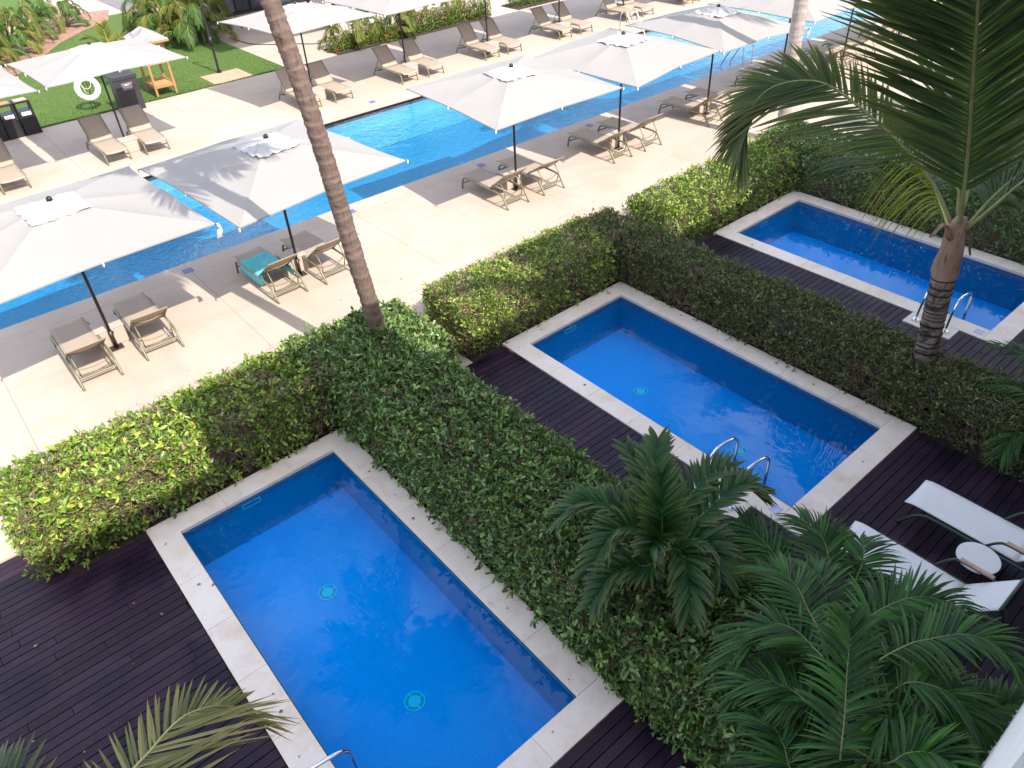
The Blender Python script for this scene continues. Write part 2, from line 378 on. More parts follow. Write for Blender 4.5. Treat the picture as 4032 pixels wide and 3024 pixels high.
# beds beyond the lawn
m = MB()
poly = [(-40, 23.4), (-2, 23.8), (.3, 25.0), (2.2, 27.9), (3.9, 30.6), (5.3, 32.2), (6.8, 33.5), (7.6, 36), (-40, 60)]
m.add([(x, y, .016) for x, y in poly], [tuple(range(len(poly)))])
m.build('planting_bed', MT['redsoil'])['kind'] = 'structure'
sheet('garden_path', MT['terrace'], [(5.9, 8.8, 34.6, 70)], .012)
sheet('garden_subsoil', MT['soil'], [(-40, 90, -42, 6.0)], -1.4)
sheet('flower_bed_soil', MT['soil'], [(10.98, 18.6, 19.12, 20.35), (20.3, 27, 19.3, 20.6)], .012)
sheet('garden_soil', MT['soil'], [(-40, 90, -40, -6.0), (-40, -3.0, -6, -.4), (-4.4, -3.0, -.4, .78), (0, 3.2, -6, .78), (6.2, 9.07, -6, .78), (12.07, 90, -6, .78), (-3.0, 0, 0, .78), (3.2, 6.2, 0, .78), (9.07, 12.07, 0, .78), (-3, 0, -6, -PL), (3.2, 6.2, -6, -PL), (9.07, 12.07, -6, -PL)], -.055)
# grass blades standing along the edge and across the lawn
def grass():
    n = 42000
    x = rng.uniform(-3.5, 8.75, n); y = 19.02 + (rng.random(n) ** 1.6) * 12
    y[:6000] = 19.0 + rng.random(6000) * .12
    keep = ~((x > 5.9) & (x < 7.6) & (y > 19.1) & (y < 20.6)); x, y = x[keep], y[keep]; n = len(x)
    h = rng.uniform(.025, .06, n); a = rng.uniform(0, 2 * PI, n); wd = .006 + .004 * rng.random(n)
    lean = rng.normal(0, .02, (n, 2))
    v = np.zeros((n, 3, 3)); v[:, 0] = np.stack([x - np.cos(a) * wd, y - np.sin(a) * wd, np.full(n, .006)], 1)
    v[:, 1] = np.stack([x + np.cos(a) * wd, y + np.sin(a) * wd, np.full(n, .006)], 1)
    v[:, 2] = np.stack([x + lean[:, 0], y + lean[:, 1], h], 1)
    me = bpy.data.meshes.new('grass'); me.from_pydata(v.reshape(-1, 3).tolist(), [], np.arange(3 * n).reshape(-1, 3).tolist())
    at = me.attributes.new('v', 'FLOAT', 'POINT'); at.data.foreach_set('value', np.repeat(rng.random(n), 3))
    me.materials.append(leafmat('grass_blade', [(0, (.05, .12, .02)), (.7, (.10, .20, .035)), (1, (.20, .24, .06))], .6, .3)); me.update()
    o = bpy.data.objects.new('grass', me); C.objects.link(o); o['kind'] = 'stuff'; tag(o, 'short green turf grass growing on the lawn', 'grass')
grass()

# wooden decks: boards run across, cut round each pool
def deck(x0, x1, y0, y1, pr, extra):
    m = MB(); pitch = .118; y = y0; k = 0
    while y < y1 - .02:
        ya, yb = y, min(y + pitch - .012, y1)
        segs = [(x0, x1)]
        for (hx0, hx1, hy0, hy1) in [(pr - PW - .004, pr + .004, -PL - .004, .004)] + extra:
            if yb > hy0 and ya < hy1:
                ns = []
                for a, b in segs:
                    if hx0 > a + .02: ns.append((a, min(b, hx0)))
                    if hx1 < b - .02: ns.append((max(a, hx1), b))
                segs = ns
        for a, b in segs:
            x = a - random.uniform(0, 2.2)
            while x < b:
                xe = x + random.choice((1.6, 1.9, 2.3, 2.6))
                p, q = max(a, x), min(b, xe)
                if q - p > .03: m.box(p, q - .007, ya, yb, -.024, random.uniform(-.0016, .0016), val=random.random())
                x = xe
        y += pitch; k += 1
    return m.build('wooden_deck', MT['wood'])
hole = lambda a, b, c, d: (a, b, c, d)
d1 = deck(-9.0, .05, -9.512, .76, 0, [hole(-4.02, .2, .02, .9), hole(-3.40, -2.9, -5.14, -4.34)]); d1['kind'] = 'structure'
d2 = deck(1.5, 6.15, -9.512, -.06, PX[1], [hole(PX[1] - 3.4, PX[1] - 2.9, -5.14, -4.34)]); d2['kind'] = 'structure'
d3 = deck(6.85, 12.1, -9.512, -.06, PX[2], [hole(PX[2] - 3.4, PX[2] - 2.9, -5.14, -4.34)]); d3['kind'] = 'structure'

# ------------------------------------------------------------------ pools
def ring_pieces(x0, x1, y0, y1, wd, step, m, z0, z1):
    g = .0022
    def strip(a0, a1, b0, b1, along):
        n = max(1, round((a1 - a0) / step)); st = (a1 - a0) / n
        for i in range(n):
            a, b = a0 + i * st + g / 2, a0 + (i + 1) * st - g / 2
            if along == 'x': m.box(a, b, b0, b1, z0, z1 + random.uniform(-.0004, .0004), val=random.random(), bev=.004)
            else: m.box(b0, b1, a, b, z0, z1 + random.uniform(-.0004, .0004), val=random.random(), bev=.004)
    strip(x0, x1, y1 - wd, y1, 'x'); strip(x0, x1, y0, y0 + wd, 'x')
    strip(y0 + wd + g, y1 - wd - g, x0, x0 + wd, 'y'); strip(y0 + wd + g, y1 - wd - g, x1 - wd, x1, 'y')
def basin(m, x0, x1, y0, y1, z0, z1):
    vs = [(x, y, z) for z in (z0, z1) for x, y in ((x0, y0), (x1, y0), (x1, y1), (x0, y1))]
    m.add(vs, [(0, 1, 2, 3), (0, 4, 5, 1), (1, 5, 6, 2), (2, 6, 7, 3), (3, 7, 4, 0)])
def drain(parent, x, y, z):
    m = MB(); m.disc((x, y), .125, z + .003, z + .014, 36); d = m.build('drain', MT['cyan'], parent)
    m = MB()
    for j in range(36):
        if j % 9 == 0: continue
        a = 2 * PI * j / 36
        M = Matrix.Translation((x, y, z + .0145)) @ Matrix.Rotation(a, 4, 'Z')
        m.box(.076, .108, -.0045, .0045, 0, .0025, M)
    m.build('slot', MT['draindark'], d)
PLAB = ['nearest plunge pool, with the tall palm trunk mirrored in its water', 'middle plunge pool, between the leafy hedge and the hedge with the charred palm', 'farthest plunge pool, behind the charred palm trunk at right']
WLAB = ['still blue water', 'still blue water', 'still blue water']
for i, px in enumerate(PX):
    t = empty('plunge_pool', (px, 0, 0), 0, PLAB[i], 'pool', 'private plunge pools in the wooden decks')
    m = MB(); ring_pieces(-PW, 0, -PL, 0, CW, .92, m, -.05, .012)
    m.build('coping', MT['coping'], t)
    m = MB(); e = CW + .012; D = -.78
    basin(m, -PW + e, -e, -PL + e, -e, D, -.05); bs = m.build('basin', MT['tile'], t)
    m = MB(); zt = -.12
    for a in ((-PW + e, -PW + e + .006, -PL + e, -e), (-e - .006, -e, -PL + e, -e), (-PW + e + .006, -e - .006, -PL + e, -PL + e + .006), (-PW + e + .006, -e - .006, -e - .006, -e)): m.box(*a, zt, -.051)
    m.build('waterline_tiles', MT['tile_band'], t)
    bs.data.materials.append(MT['tile_wall_shaded'])
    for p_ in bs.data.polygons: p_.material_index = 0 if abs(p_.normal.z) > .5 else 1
    for yy in (-1.93, -3.98): drain(t, -1.5, yy, D)
    m = MB()                                   # skimmer frame on the far short wall
    for a, b, c, d in ((-1.83, -1.55, -.135, -.115), (-1.83, -1.55, -.215, -.195), (-1.83, -1.80, -.195, -.135), (-1.58, -1.55, -.195, -.135)):
        m.box(a, b, -e - .014, -e - .002, c + .02, d + .02)
    m.build('skimmer', MT['white'], t)
    m = MB(); m.box(-PW + .10, -PW + .24, -5.46, -5.32, .0125, .019, bev=.002); m.build('skimmer_lid', MT['lidpale'], t)
    m = MB(); m.box(-PW - .385, -PW - .006, -5.141, -4.335, -.04, .0105, val=.3, bev=.005); m.build('ladder_slab', MT['coping'], t)
    wv = MB(); wv.add([(px - PW + .3, -PL + .3, -.062), (px - .3, -PL + .3, -.062), (px - .3, -.3, -.062), (px - PW + .3, -.3, -.062)], [(0, 1, 2, 3)])
    wo_ = wv.build('water', MT['water']); wo_['kind'] = 'structure'
# main lap pool
t = empty('swimming_pool', (0, MY0, 0), 0, 'long main swimming pool crossing the terrace under the parasols', 'pool')
m = MB(); b_ = MY1 - MY0
m.add([(MX0, 0, -1.0), (MX1, 0, -1.0), (MX1, b_, -1.0), (MX0, b_, -1.0)], [(0, 1, 2, 3)])
m.add([(MX0, 0, -1.0), (MX0, 0, -.085), (MX1, 0, -.085), (MX1, 0, -1.0)], [(0, 3, 2, 1)])
m.add([(MX0, b_, -1.0), (MX0, b_, -.046), (MX1, b_, -.046), (MX1, b_, -1.0)], [(0, 1, 2, 3)])
m.build('basin', MT['tile_main'], t)
m = MB(); m.box(MX0, MX1, b_ - .30, b_ - .001, -.99, -.16); m.box(MX0, MX1, b_ - .62, b_ - .302, -.99, -.34); m.build('bench', MT['tile_ledge'], t)
m = MB(); m.box(MX0, MX1, b_ - .012, b_ + .02, -.045, -.012); m.build('overflow_channel', MT['bronze'], t)
wv = MB()
wv.add([(MX0, MY0 + .01, -.045), (MX1, MY0 + .01, -.045), (MX1, MY1 - .013, -.045), (MX0, MY1 - .013, -.045)], [(0, 1, 2, 3)])
wv.build('water', MT['water_main'])['kind'] = 'structure'

def ladder(name, loc, rz, label, kind, group):
    t = empty(name, loc, rz, label, 'handrail', group)
    for s in (-1, 1):
        if kind == 'plunge':
            P = [(-.02, s * .25, 0), (.02, s * .25, .30), (.09, s * .25, .48), (.17, s * .25, .56), (.28, s * .25, .575), (.55, s * .25, .52), (.66, s * .25, .44), (.70, s * .25, .32), (.72, s * .25, -.30)]
        else:
            P = [(-.02, s * .26, 0), (.0, s * .26, .45), (.03, s * .26, .68), (.13, s * .26, .80), (.27, s * .26, .80), (.40, s * .26, .68), (.72, s * .26, .2), (.95, s * .26, -.25)]
        r = MB().tube(spline(P, 34), .021, 10).build('rail', MT['chrome'], t)
        m = MB(); m.disc((-.02, s * (.25 if kind == 'plunge' else .26)), .055, .001, .022, 20); m.build('foot_flange', MT['chrome'], r)
    return t
PT = ['at the edge of the nearest plunge pool', 'at the middle plunge pool, behind the small bushy palm', 'at the edge of the farthest plunge pool, behind the charred trunk']
for i, px in enumerate(PX):
    ladder('pool_handrail', (px - PW - .2, -4.86 if i == 0 else -4.74, .011), 0, 'pair of steel handrails ' + PT[i], 'plunge', 'steel handrails of the plunge pools')
ladder('pool_handrail', (19.42, 6.62, 0), PI / 2, 'steel ladder rails on the near edge of the long pool, beside a lounger', 'main', 'steel ladder rails of the long pool')
ladder('pool_handrail', (20.3, 12.95, 0), -PI / 2, 'steel ladder rails on the far edge of the long pool, above a parasol top', 'main', 'steel ladder rails of the long pool')
LIDS = [(.17, 6.62, 'left of the lounger with the turquoise towel'), (4.1, 6.6, 'just right of the tall leaning palm trunk'), (7.97, 6.55, 'beside the two loungers under the third near parasol'), (11.95, 6.57, 'beside the two loungers under the fourth near parasol'), (8.83, 13.22, 'on the far side of the pool before the lounger pair')]
for x, y, s in LIDS:
    o = MB().box(-.1, .1, -.1, .1, .001, .007, bev=.002).build('skimmer_lid', MT['lid']); o.location = (x, y, 0)
    tag(o, 'small square blue skimmer lid ' + s, 'skimmer lid', 'skimmer lids in the terrace')
# ------------------------------------------------------------------ parasols
def make_parasol(seed, yaw=0, half=1.75, zc=2.36, tx=0, ty=0):
    r = random.Random(seed)
    t = empty('parasol')
    m = MB(); m.tube([(0, 0, 0), (0, 0, 2.72)], .027, 12); m.build('pole', MT['bronze'], t)
    m = MB(); m.box(-.11, .11, -.11, .11, .001, .016, bev=.004); m.tube([(0, 0, .016), (0, 0, .36)], .034, 12); m.box(.03, .055, -.012, .012, .30, .33); m.build('base_plate', MT['bronze'], t)
    E = []
    for k in range(8):
        a = k * PI / 4
        if k % 2: E.append(V((math.copysign(half, math.cos(a)), math.copysign(half, math.sin(a)), zc + r.uniform(-.02, .02))))
        else: E.append(V((round(math.cos(a)) * half * .985, round(math.sin(a)) * half * .985, zc + .035 + r.uniform(-.02, .02))))
    E = [Matrix.Rotation(yaw, 4, 'Z') @ e for e in E]
    for e in E: e.z += tx * e.x + ty * e.y
    top = V((0, 0, 2.80)); nr, ns = 14, 8; vs = []; fs = []
    sag = [r.uniform(.015, .05) for _ in range(8)]
    for k in range(8):
        A, B = E[k], E[(k + 1) % 8]; o = len(vs)
        for i in range(nr + 1):
            q = .03 + .97 * i / nr
            for j in range(ns + 1):
                s = j / ns; e = A.lerp(B, s); bow = 4 * s * (1 - s)
                e = e * 1.0; e = V((e.x * (1 - .010 * bow * q), e.y * (1 - .010 * bow * q), e.z + .012 * bow))
                p = top.lerp(e, q); p.z -= sag[k] * bow * math.sin(q * PI * .8) + .012 * math.sin(9 * q + k) * bow * q * .6
                vs.append(p)
        for i in range(nr):
            for j in range(ns):
                a = o + i * (ns + 1) + j; fs.append((a, a + ns + 1, a + ns + 2, a + 1))
    # hem: edge strip hanging a little
    m = MB(); m.add(vs, fs, .5, None, True)
    rim = []
    for k in range(8):
        o = k * (nr + 1) * (ns + 1) + nr * (ns + 1); rim += [V(vs[o + j]) for j in range(ns)]
    n = len(rim); m.add(rim + [p + V((0, 0, -.022)) for p in rim], [(i, n + i, n + (i + 1) % n, (i + 1) % n) for i in range(n)], .5)
    m.build('canopy', MT['canvas'], t)
    m = MB(); vs = []; fs = []; nn, nq = 72, 9
    ph = [r.uniform(0, 6) for _ in range(6)]
    for i in range(nq + 1):
        q = i / nq
        for j in range(nn):
            a = 2 * PI * j / nn + .001
            sq = .47 / max(abs(math.cos(a)), abs(math.sin(a)))
            rad = .05 + (sq * .97 - .05) * q + .012 * q * (math.sin(11 * a + ph[0]) + .7 * math.sin(19 * a + ph[5]))
            d = max(abs(math.cos(a)), abs(math.sin(a))) * rad
            base = 2.81 - .235 * (d / 1.0) * 1.05
            wr = .034 * q * (1.28 - q) * (math.sin(13 * a + ph[1] + 2 * q) + .9 * math.sin(23 * a + ph[2] - 3 * q) + .7 * math.sin(8 * a + ph[3] + 6 * q) + .6 * math.sin(17 * a + 9 * q + ph[4]))
            vs.append((rad * math.cos(a + yaw), rad * math.sin(a + yaw), base + .028 + wr - .035 * q * q + .015 * q * math.exp(-((a % (PI / 2) - PI / 4) / .22) ** 2)))
    for i in range(nq):
        for j in range(nn): fs.append((i * nn + j, (i + 1) * nn + j, (i + 1) * nn + (j + 1) % nn, i * nn + (j + 1) % nn))
    m.add(vs, fs, .5, None, True); m.build('vent', MT['vent'], t)
    m = MB(); m.tube([(0, 0, 2.82), (0, 0, 2.87), (0, 0, 2.885), (0, 0, 2.90)], [.048, .046, .034, .008], 16); m.build('finial', MT['bronze'], t)
    m = MB(); m.tube([(0, 0, 2.05), (0, 0, 2.17)], .05, 12); m.build('hub', MT['bronze'], t)
    for k in range(8):
        a = top.lerp(E[k], .04) + V((0, 0, -.06)); b = E[k] + V((0, 0, -.02)); b2 = V((b.x * 1.012, b.y * 1.012, b.z))
        rb = MB().tube([a, b2], .011, 6).build('rib', MT['bronze'], t)
        MB().tube([V((0, 0, 2.12)), top.lerp(E[k], .48) + V((0, 0, -.04))], .008, 6).build('strut', MT['bronze'], rb)
        MB().tube([b2 + V((0, 0, .018)), b2 + V((0, 0, -.05))], .014, 8).build('rib_tip', MT['white'], rb)
    return t
NEARX = [-1.87, 1.81, 7.64, 11.22, 14.92, 18.54, 22.2, 25.9]
FARX = [-2.02, 1.68, 7.70, 11.36, 15.05, 18.72, 22.42, 26.1]
NLAB = ['nearest white parasol at left, a narrow fabric strap hanging from its corner', 'white parasol behind the tall ringed palm trunk, with a palm shadow on its canopy', 'white parasol in the middle of the near row, right of the tall ringed palm trunk', 'white parasol of the near row, fourth from the left', 'white parasol crossed by a broad dark trunk shadow, fifth of the near row', 'white parasol left of the pale palm trunk at the top of the photo', 'white parasol right of the pale palm trunk, a loose drape at its corner', 'farthest white parasol of the near row, hidden behind the big palm fronds']
FLAB = ['white parasol cut by the left edge, over the recycling bins', 'white parasol before the lifebuoy and the charcoal towel bin', 'white parasol left of the flower bed, behind the tall ringed trunk', 'white parasol cut by the top edge, in front of the flower bed', 'thin-poled parasol by the right end of the flower bed, its canopy above the photo', 'parasol pole between the loungers left of the far pool ladder', 'parasol pole between the loungers behind the far pool ladder', 'farthest parasol of the far row, above the top edge']
NP = [(.06, 1.77, 2.36, 0, .01), (.11, 1.74, 2.32, -.01, .026), (-.053, 1.72, 2.37, .027, .02), (.105, 1.70, 2.35, .02, .023), (-.054, 1.72, 2.34, -.008, .024), (.02, 1.75, 2.36, 0, .01), (.05, 1.75, 2.36, 0, 0), (0, 1.75, 2.36, 0, 0)]
FP = [(.03, 1.78, 2.39, 0, -.01), (.05, 1.755, 2.43, -.008, -.01), (.12, 1.72, 2.43, -.015, 0), (.05, 1.75, 2.40, 0, 0), (0, 1.75, 2.40, 0, 0), (.03, 1.75, 2.40, .01, 0), (-.02, 1.75, 2.40, 0, 0), (0, 1.75, 2.40, 0, 0)]
def put(seed, x, y, par, label, group):
    o = make_parasol(seed, *par); o.location = (x, y, 0); tag(o, label, 'parasol', group); return o
for i, x in enumerate(NEARX): put(30 + i, x, 4.76, NP[i], NLAB[i], 'white parasols along the near side of the long pool')
for i, x in enumerate(FARX): put(60 + i, x, 15.0, FP[i], FLAB[i], 'white parasols along the far side of the long pool')
# straps hanging from canopy corners
def strap(x, y, z, L, wd, label):
    m = MB(); vs = []; n = 8
    for i in range(n + 1):
        q = i / n
        for s in (-1, 1): vs.append((s * wd * (.7 + .5 * q) + .02 * math.sin(5 * q), .015 * math.sin(7 * q + s), -L * q))
    m.add(vs, [(2 * i, 2 * i + 1, 2 * i + 3, 2 * i + 2) for i in range(n)], .5, None, True)
    m.add([(a + .0, b + .012, c) for a, b, c in vs], [(2 * i, 2 * i + 2, 2 * i + 3, 2 * i + 1) for i in range(n)], .5, None, True)
    o = m.build('canopy_tie', MT['vent']); o.location = (x, y, z); return tag(o, label, 'strap', 'fabric ties hanging from parasol corners')
strap(.03, 3.11, 2.33, .24, .04, 'white fabric tie hanging from the right corner of the nearest parasol')
strap(16.56, 2.95, 2.28, .26, .05, 'white fabric tie hanging by the pale palm trunk')
strap(20.42, 2.95, 2.33, .95, .22, 'wide white drape hanging from a parasol beside the pale palm trunk')

# ------------------------------------------------------------------ sun loungers
def make_lounger(ang):
    t = empty('sun_lounger')
    for s in (-1, 1):
        P = [(s * .315, -.90, .0), (s * .315, -.80, .16), (s * .315, -.72, .255), (s * .315, -.58, .305), (s * .315, 0, .315), (s * .315, .58, .315), (s * .315, .74, .295), (s * .315, .82, .22), (s * .315, .865, .0)]
        MB().tube(spline(P, 30), .021, 8, flat=1.25).build('side_rail', MT['olive'], t)
    m = MB(); m.box(-.315, .315, -.80, -.755, .145, .17, bev=.006); m.build('crossbar', MT['olive'], t)
    m = MB(); m.tube([(-.31, .80, .16), (0, .80, .15), (.31, .80, .16)], .016, 8); m.build('crossbar', MT['olive'], t)
    for y0 in (-.62, .05):
        m = MB(); m.tube(spline([(-.31, y0, .29), (-.2, y0 - .02, .245), (0, y0 - .03, .225), (.2, y0 - .02, .245), (.31, y0, .29)], 14), .010, 6); m.build('brace', MT['olive'], t)
    # seat sling: wide front edge, sagging middle
    def slab(m, f, n, wd, th):
        vs = []; K = 7
        for i in range(n + 1):
            for j in range(K):
                u = -1 + 2 * j / (K - 1); p, nr_ = f(i / n, u); vs.append(p)
        o2 = len(vs)
        for i in range(n + 1):
            for j in range(K):
                u = -1 + 2 * j / (K - 1); p, nr_ = f(i / n, u); vs.append(p - nr_ * th)
        fs = []
        for i in range(n):
            for j in range(K - 1):
                a = i * K + j; fs.append((a, a + 1, a + K + 1, a + K)); fs.append((o2 + a, o2 + a + K, o2 + a + K + 1, o2 + a + 1))
        for i in range(n):
            a = i * K; fs.append((a, a + K, o2 + a + K, o2 + a)); a += K - 1; fs.append((a, o2 + a, o2 + a + K, a + K))
        for j in range(K - 1):
            fs.append((j, o2 + j, o2 + j + 1, j + 1)); a = n * K + j; fs.append((a, a + 1, o2 + a + 1, o2 + a))
        m.add(vs, fs, .5, None, True)
    hy, hz = -.235, .345
    m = MB(); slab(m, lambda q, u: (V((u * .295, hy + q * 1.20, .350 - .022 * (1 - u * u) * (.4 + .6 * q) - .02 * max(0, q - .93) / .07)), V((0, 0, 1))), 14, .3, .012)
    m.build('seat', MT['sling'], t)
    ca, sa = math.cos(ang), math.sin(ang)
    bp = lambda q, u=0, off=0: V((u * .295, hy - q * .80 * ca - off * sa, hz + q * .80 * sa - off * ca))
    def bf(q, u):
        dip = .035 * (1 - u * u) * math.sin(PI * min(1, q + .05)) + (.02 * math.sin(PI * min(q / .3, 1)) * -1)
        return bp(q, u, dip), V((0, sa, ca))
    m = MB(); slab(m, bf, 14, .3, .012); b = m.build('backrest', MT['sling_back'], t)
    for s in (-1, 1):
        MB().tube([bp(-.02, s * 1.03, .005), bp(.5, s * 1.03, .005), bp(1.0, s * 1.03, .005)], .013, 8).build('frame', MT['olive'], b)
    MB().tube(spline([bp(.66, -1.02, .02), bp(.64, -.5, .05), bp(.63, 0, .065), bp(.64, .5, .05), bp(.66, 1.02, .02)], 14), .009, 6).build('curved_bar', MT['olive'], b)
    MB().tube([bp(1.0, -1.02, .004), bp(1.0, 1.02, .004)], .008, 6).build('top_hem', MT['sling'], b)
    A = bp(.52, 0, .03)
    for s in (-1, 1):
        MB().tube([(s * .265, A.y, A.z), (s * .262, A.y - .16 * (1 if ang < .9 else .6), .36), (s * .25, -.70, .15)], .012, 6).build('prop', MT['olive'], t)
    MB().tube([(-.25, -.70, .15), (.25, -.70, .15)], .011, 6).build('prop_bar', MT['olive'], t)
    return t
lg_near, lg_mid, lg_far, lg_up = [make_lounger(math.radians(d)) for d in (38, 33, 44, 49)]
lounger_done = set()
def lounger(proto, x, y, rz, label, group):
    o = proto if id(proto) not in lounger_done else copy_tree(proto); lounger_done.add(id(proto))
    o.location = (x, y, 0); o.rotation_euler = (0, 0, rz); return tag(o, label, 'lounger', group)
NW = ['the nearest parasol at left', 'the parasol behind the tall ringed trunk', 'the third parasol of the near row', 'the fourth parasol of the near row', 'the trunk-shadowed fifth parasol of the near row', 'the sixth near parasol, left of the pale palm', 'the near parasol right of the pale palm', 'the last near parasol behind the fronds']
FW = ['the parasol at the left edge', 'the parasol before the lifebuoy', 'the far parasol left of the flower bed', 'the far parasol at the middle of the flower bed', 'the pole at the right end of the flower bed', 'the pole left of the far pool ladder', 'the pole behind the far pool ladder', 'the farthest pole at the top edge']
gl_n, gl_f = 'taupe loungers along the near side of the long pool', 'taupe loungers along the far side of the long pool'
ny = [4.72, 4.93, 4.88, 5.0, 4.92, 4.92, 4.92, 4.92]
off = [(-.51, .61), (-.56, .48), (-.59, .54), (-.49, .64), (-.55, .56), (-.55, .56), (-.55, .56), (-.55, .56)]
for i, x in enumerate(NEARX):
    for k in (0, 1):
        dy = [0, .1][k] if i == 0 else [0, -.02][k]
        lab = 'left lounger with raised back under ' if k == 0 else 'right lounger with raised back under '
        if i == 1 and k == 0: lab = 'lounger with a turquoise towel spread on it, under '
        lounger(lg_near if (i + k) % 3 else lg_mid, x + off[i][k], ny[i] + dy, random.uniform(-.03, .03) if i > 1 else [[.0, -.02], [.03, .03]][i][k], lab + NW[i], gl_n)
for i, x in enumerate(FARX):
    for k in (0, 1):
        lab = 'left taupe lounger by ' if k == 0 else 'right taupe lounger by '
        lounger(lg_far if (i * 2 + k) % 4 else lg_up, x + (-.53, .57)[k], 14.92 + random.uniform(-.05, .05), PI + random.uniform(-.03, .03), lab + FW[i], gl_f)
# stone side boxes between the loungers
def box_table(x, y, label):
    t = empty('side_table', (x, y, 0), 0, label, 'side table', 'pale stone box tables between loungers')
    m = MB(); m.box(-.235, .235, -.2, .2, .002, .325, bev=.012); m.build('body', MT['stone'], t)
    m = MB(); m.box(-.245, .245, -.21, .21, .327, .36, bev=.010); m.box(-.12, .12, -.185, -.165, .3605, .366); m.build('lid', MT['stone'], t)
for i, x in enumerate(NEARX): box_table(x + .02, 5.04, 'pale stone box table under ' + NW[i])
for i, x in enumerate(FARX): box_table(x + .03, 14.80, 'pale stone box table beside ' + FW[i])
# turquoise towel on one lounger
m = MB(); nx, nyy = 22, 44; vs = []
for i in range(nyy + 1):
    for j in range(nx + 1):
        q = i / nyy; u = -1 + 2 * j / nx; X = u * .40; a = max(0, abs(X) - .305)
        y = .60 - q * 1.02; z = .362 - .02 * (1 - (u * .97) ** 2) - a * 2.2 + .006 * math.sin(14 * q + 5 * u) + .004 * math.sin(31 * u + 9 * q)
        X2 = X if a == 0 else math.copysign(.305 + a * .25, X)
        if q > .82: z += (q - .82) * .45 * (1 if a == 0 else .2) + .012 * math.sin(17 * u)
        vs.append((X2, y + .01 * math.sin(6 * u), z))
m.add(vs, [(i * (nx + 1) + j, i * (nx + 1) + j + 1, (i + 1) * (nx + 1) + j + 1, (i + 1) * (nx + 1) + j) for i in range(nyy) for j in range(nx)], .5, None, True)
tw = m.build('towel', MT['turq']); tw.location = (1.25, 4.93, 0); tw.rotation_euler = (0, 0, .03)
sm = tw.modifiers.new('thick', 'SOLIDIFY'); sm.thickness = .008; tag(tw, 'turquoise towel draped over a taupe lounger beside the tall palm trunk', 'towel')
t = empty('water_bottle', (1.80, 5.40, 0), 0, 'small clear bottle with a blue cap standing by a lounger', 'bottle')
m = MB(); m.tube([(0, 0, 0), (0, 0, .14), (0, 0, .175), (0, 0, .19)], [.033, .033, .018, .013], 12); m.build('bottle_body', MT['petg'], t)
m = MB(); m.tube([(0, 0, .19), (0, 0, .215)], .016, 10); m.build('cap', MT['bluecap'], t)
# ------------------------------------------------------------------ hedges
def wob(x, y, z, k):
    return (np.sin(2.1 * x + k) * np.cos(1.7 * y - k) + .6 * np.sin(4.3 * x - 2.2 * y + 3 * z + k) + .5 * np.sin(7.1 * y + 3.9 * x + 5 * z)) / 2.1
def leaf_mesh(name, P, Nn, size, mat, parent, spread=1.7, vals=None, asp=.42):
    """P,Nn: (n,3) points and outward normals. Six-vertex folded leaves."""
    n = len(P); rd = rng.normal(size=(n, 3)); nn = Nn + spread * rd * .55; nn /= np.linalg.norm(nn, axis=1)[:, None]
    d = np.cross(nn, rng.normal(size=(n, 3))); d /= np.linalg.norm(d, axis=1)[:, None]
    d = d + .45 * Nn + np.array([0, 0, .25]); d /= np.linalg.norm(d, axis=1)[:, None]
    s = np.cross(d, nn); s /= np.linalg.norm(s, axis=1)[:, None]; nn = np.cross(s, d)
    L = (size * rng.uniform(.40, 1.25, n))[:, None]; W = L * asp * rng.uniform(.8, 1.15, (n, 1)); fold = W * rng.uniform(.1, .45, (n, 1)); curl = L * rng.uniform(-.25, .1, (n, 1))
    b = P
    v = np.stack([b, b + d * L * .42 + s * W * .42 + nn * fold, b + d * L * .8 + s * W * .46 + nn * (fold + curl * .5), b + d * L + nn * curl,
                  b + d * L * .8 - s * W * .46 + nn * (fold + curl * .5), b + d * L * .42 - s * W * .42 + nn * fold], 1)
    base = np.arange(n)[:, None] * 6
    q = np.concatenate([base + np.array([[0, 1, 2, 3]]), base + np.array([[0, 3, 4, 5]])], 1).reshape(-1, 4)
    me = bpy.data.meshes.new(name); me.vertices.add(6 * n); me.vertices.foreach_set('co', v.reshape(-1))
    me.loops.add(8 * n); me.loops.foreach_set('vertex_index', q.reshape(-1)); me.polygons.add(2 * n)
    me.polygons.foreach_set('loop_start', np.arange(0, 8 * n, 4)); me.polygons.foreach_set('loop_total', np.full(2 * n, 4))
    vals = rng.random(n) if vals is None else vals
    at = me.attributes.new('v', 'FLOAT', 'POINT'); at.data.foreach_set('value', np.repeat(vals, 6))
    me.materials.append(mat); me.update(); me.validate()
    o = bpy.data.objects.new(name, me); C.objects.link(o)
    if parent is not None: o.parent = parent
    return o
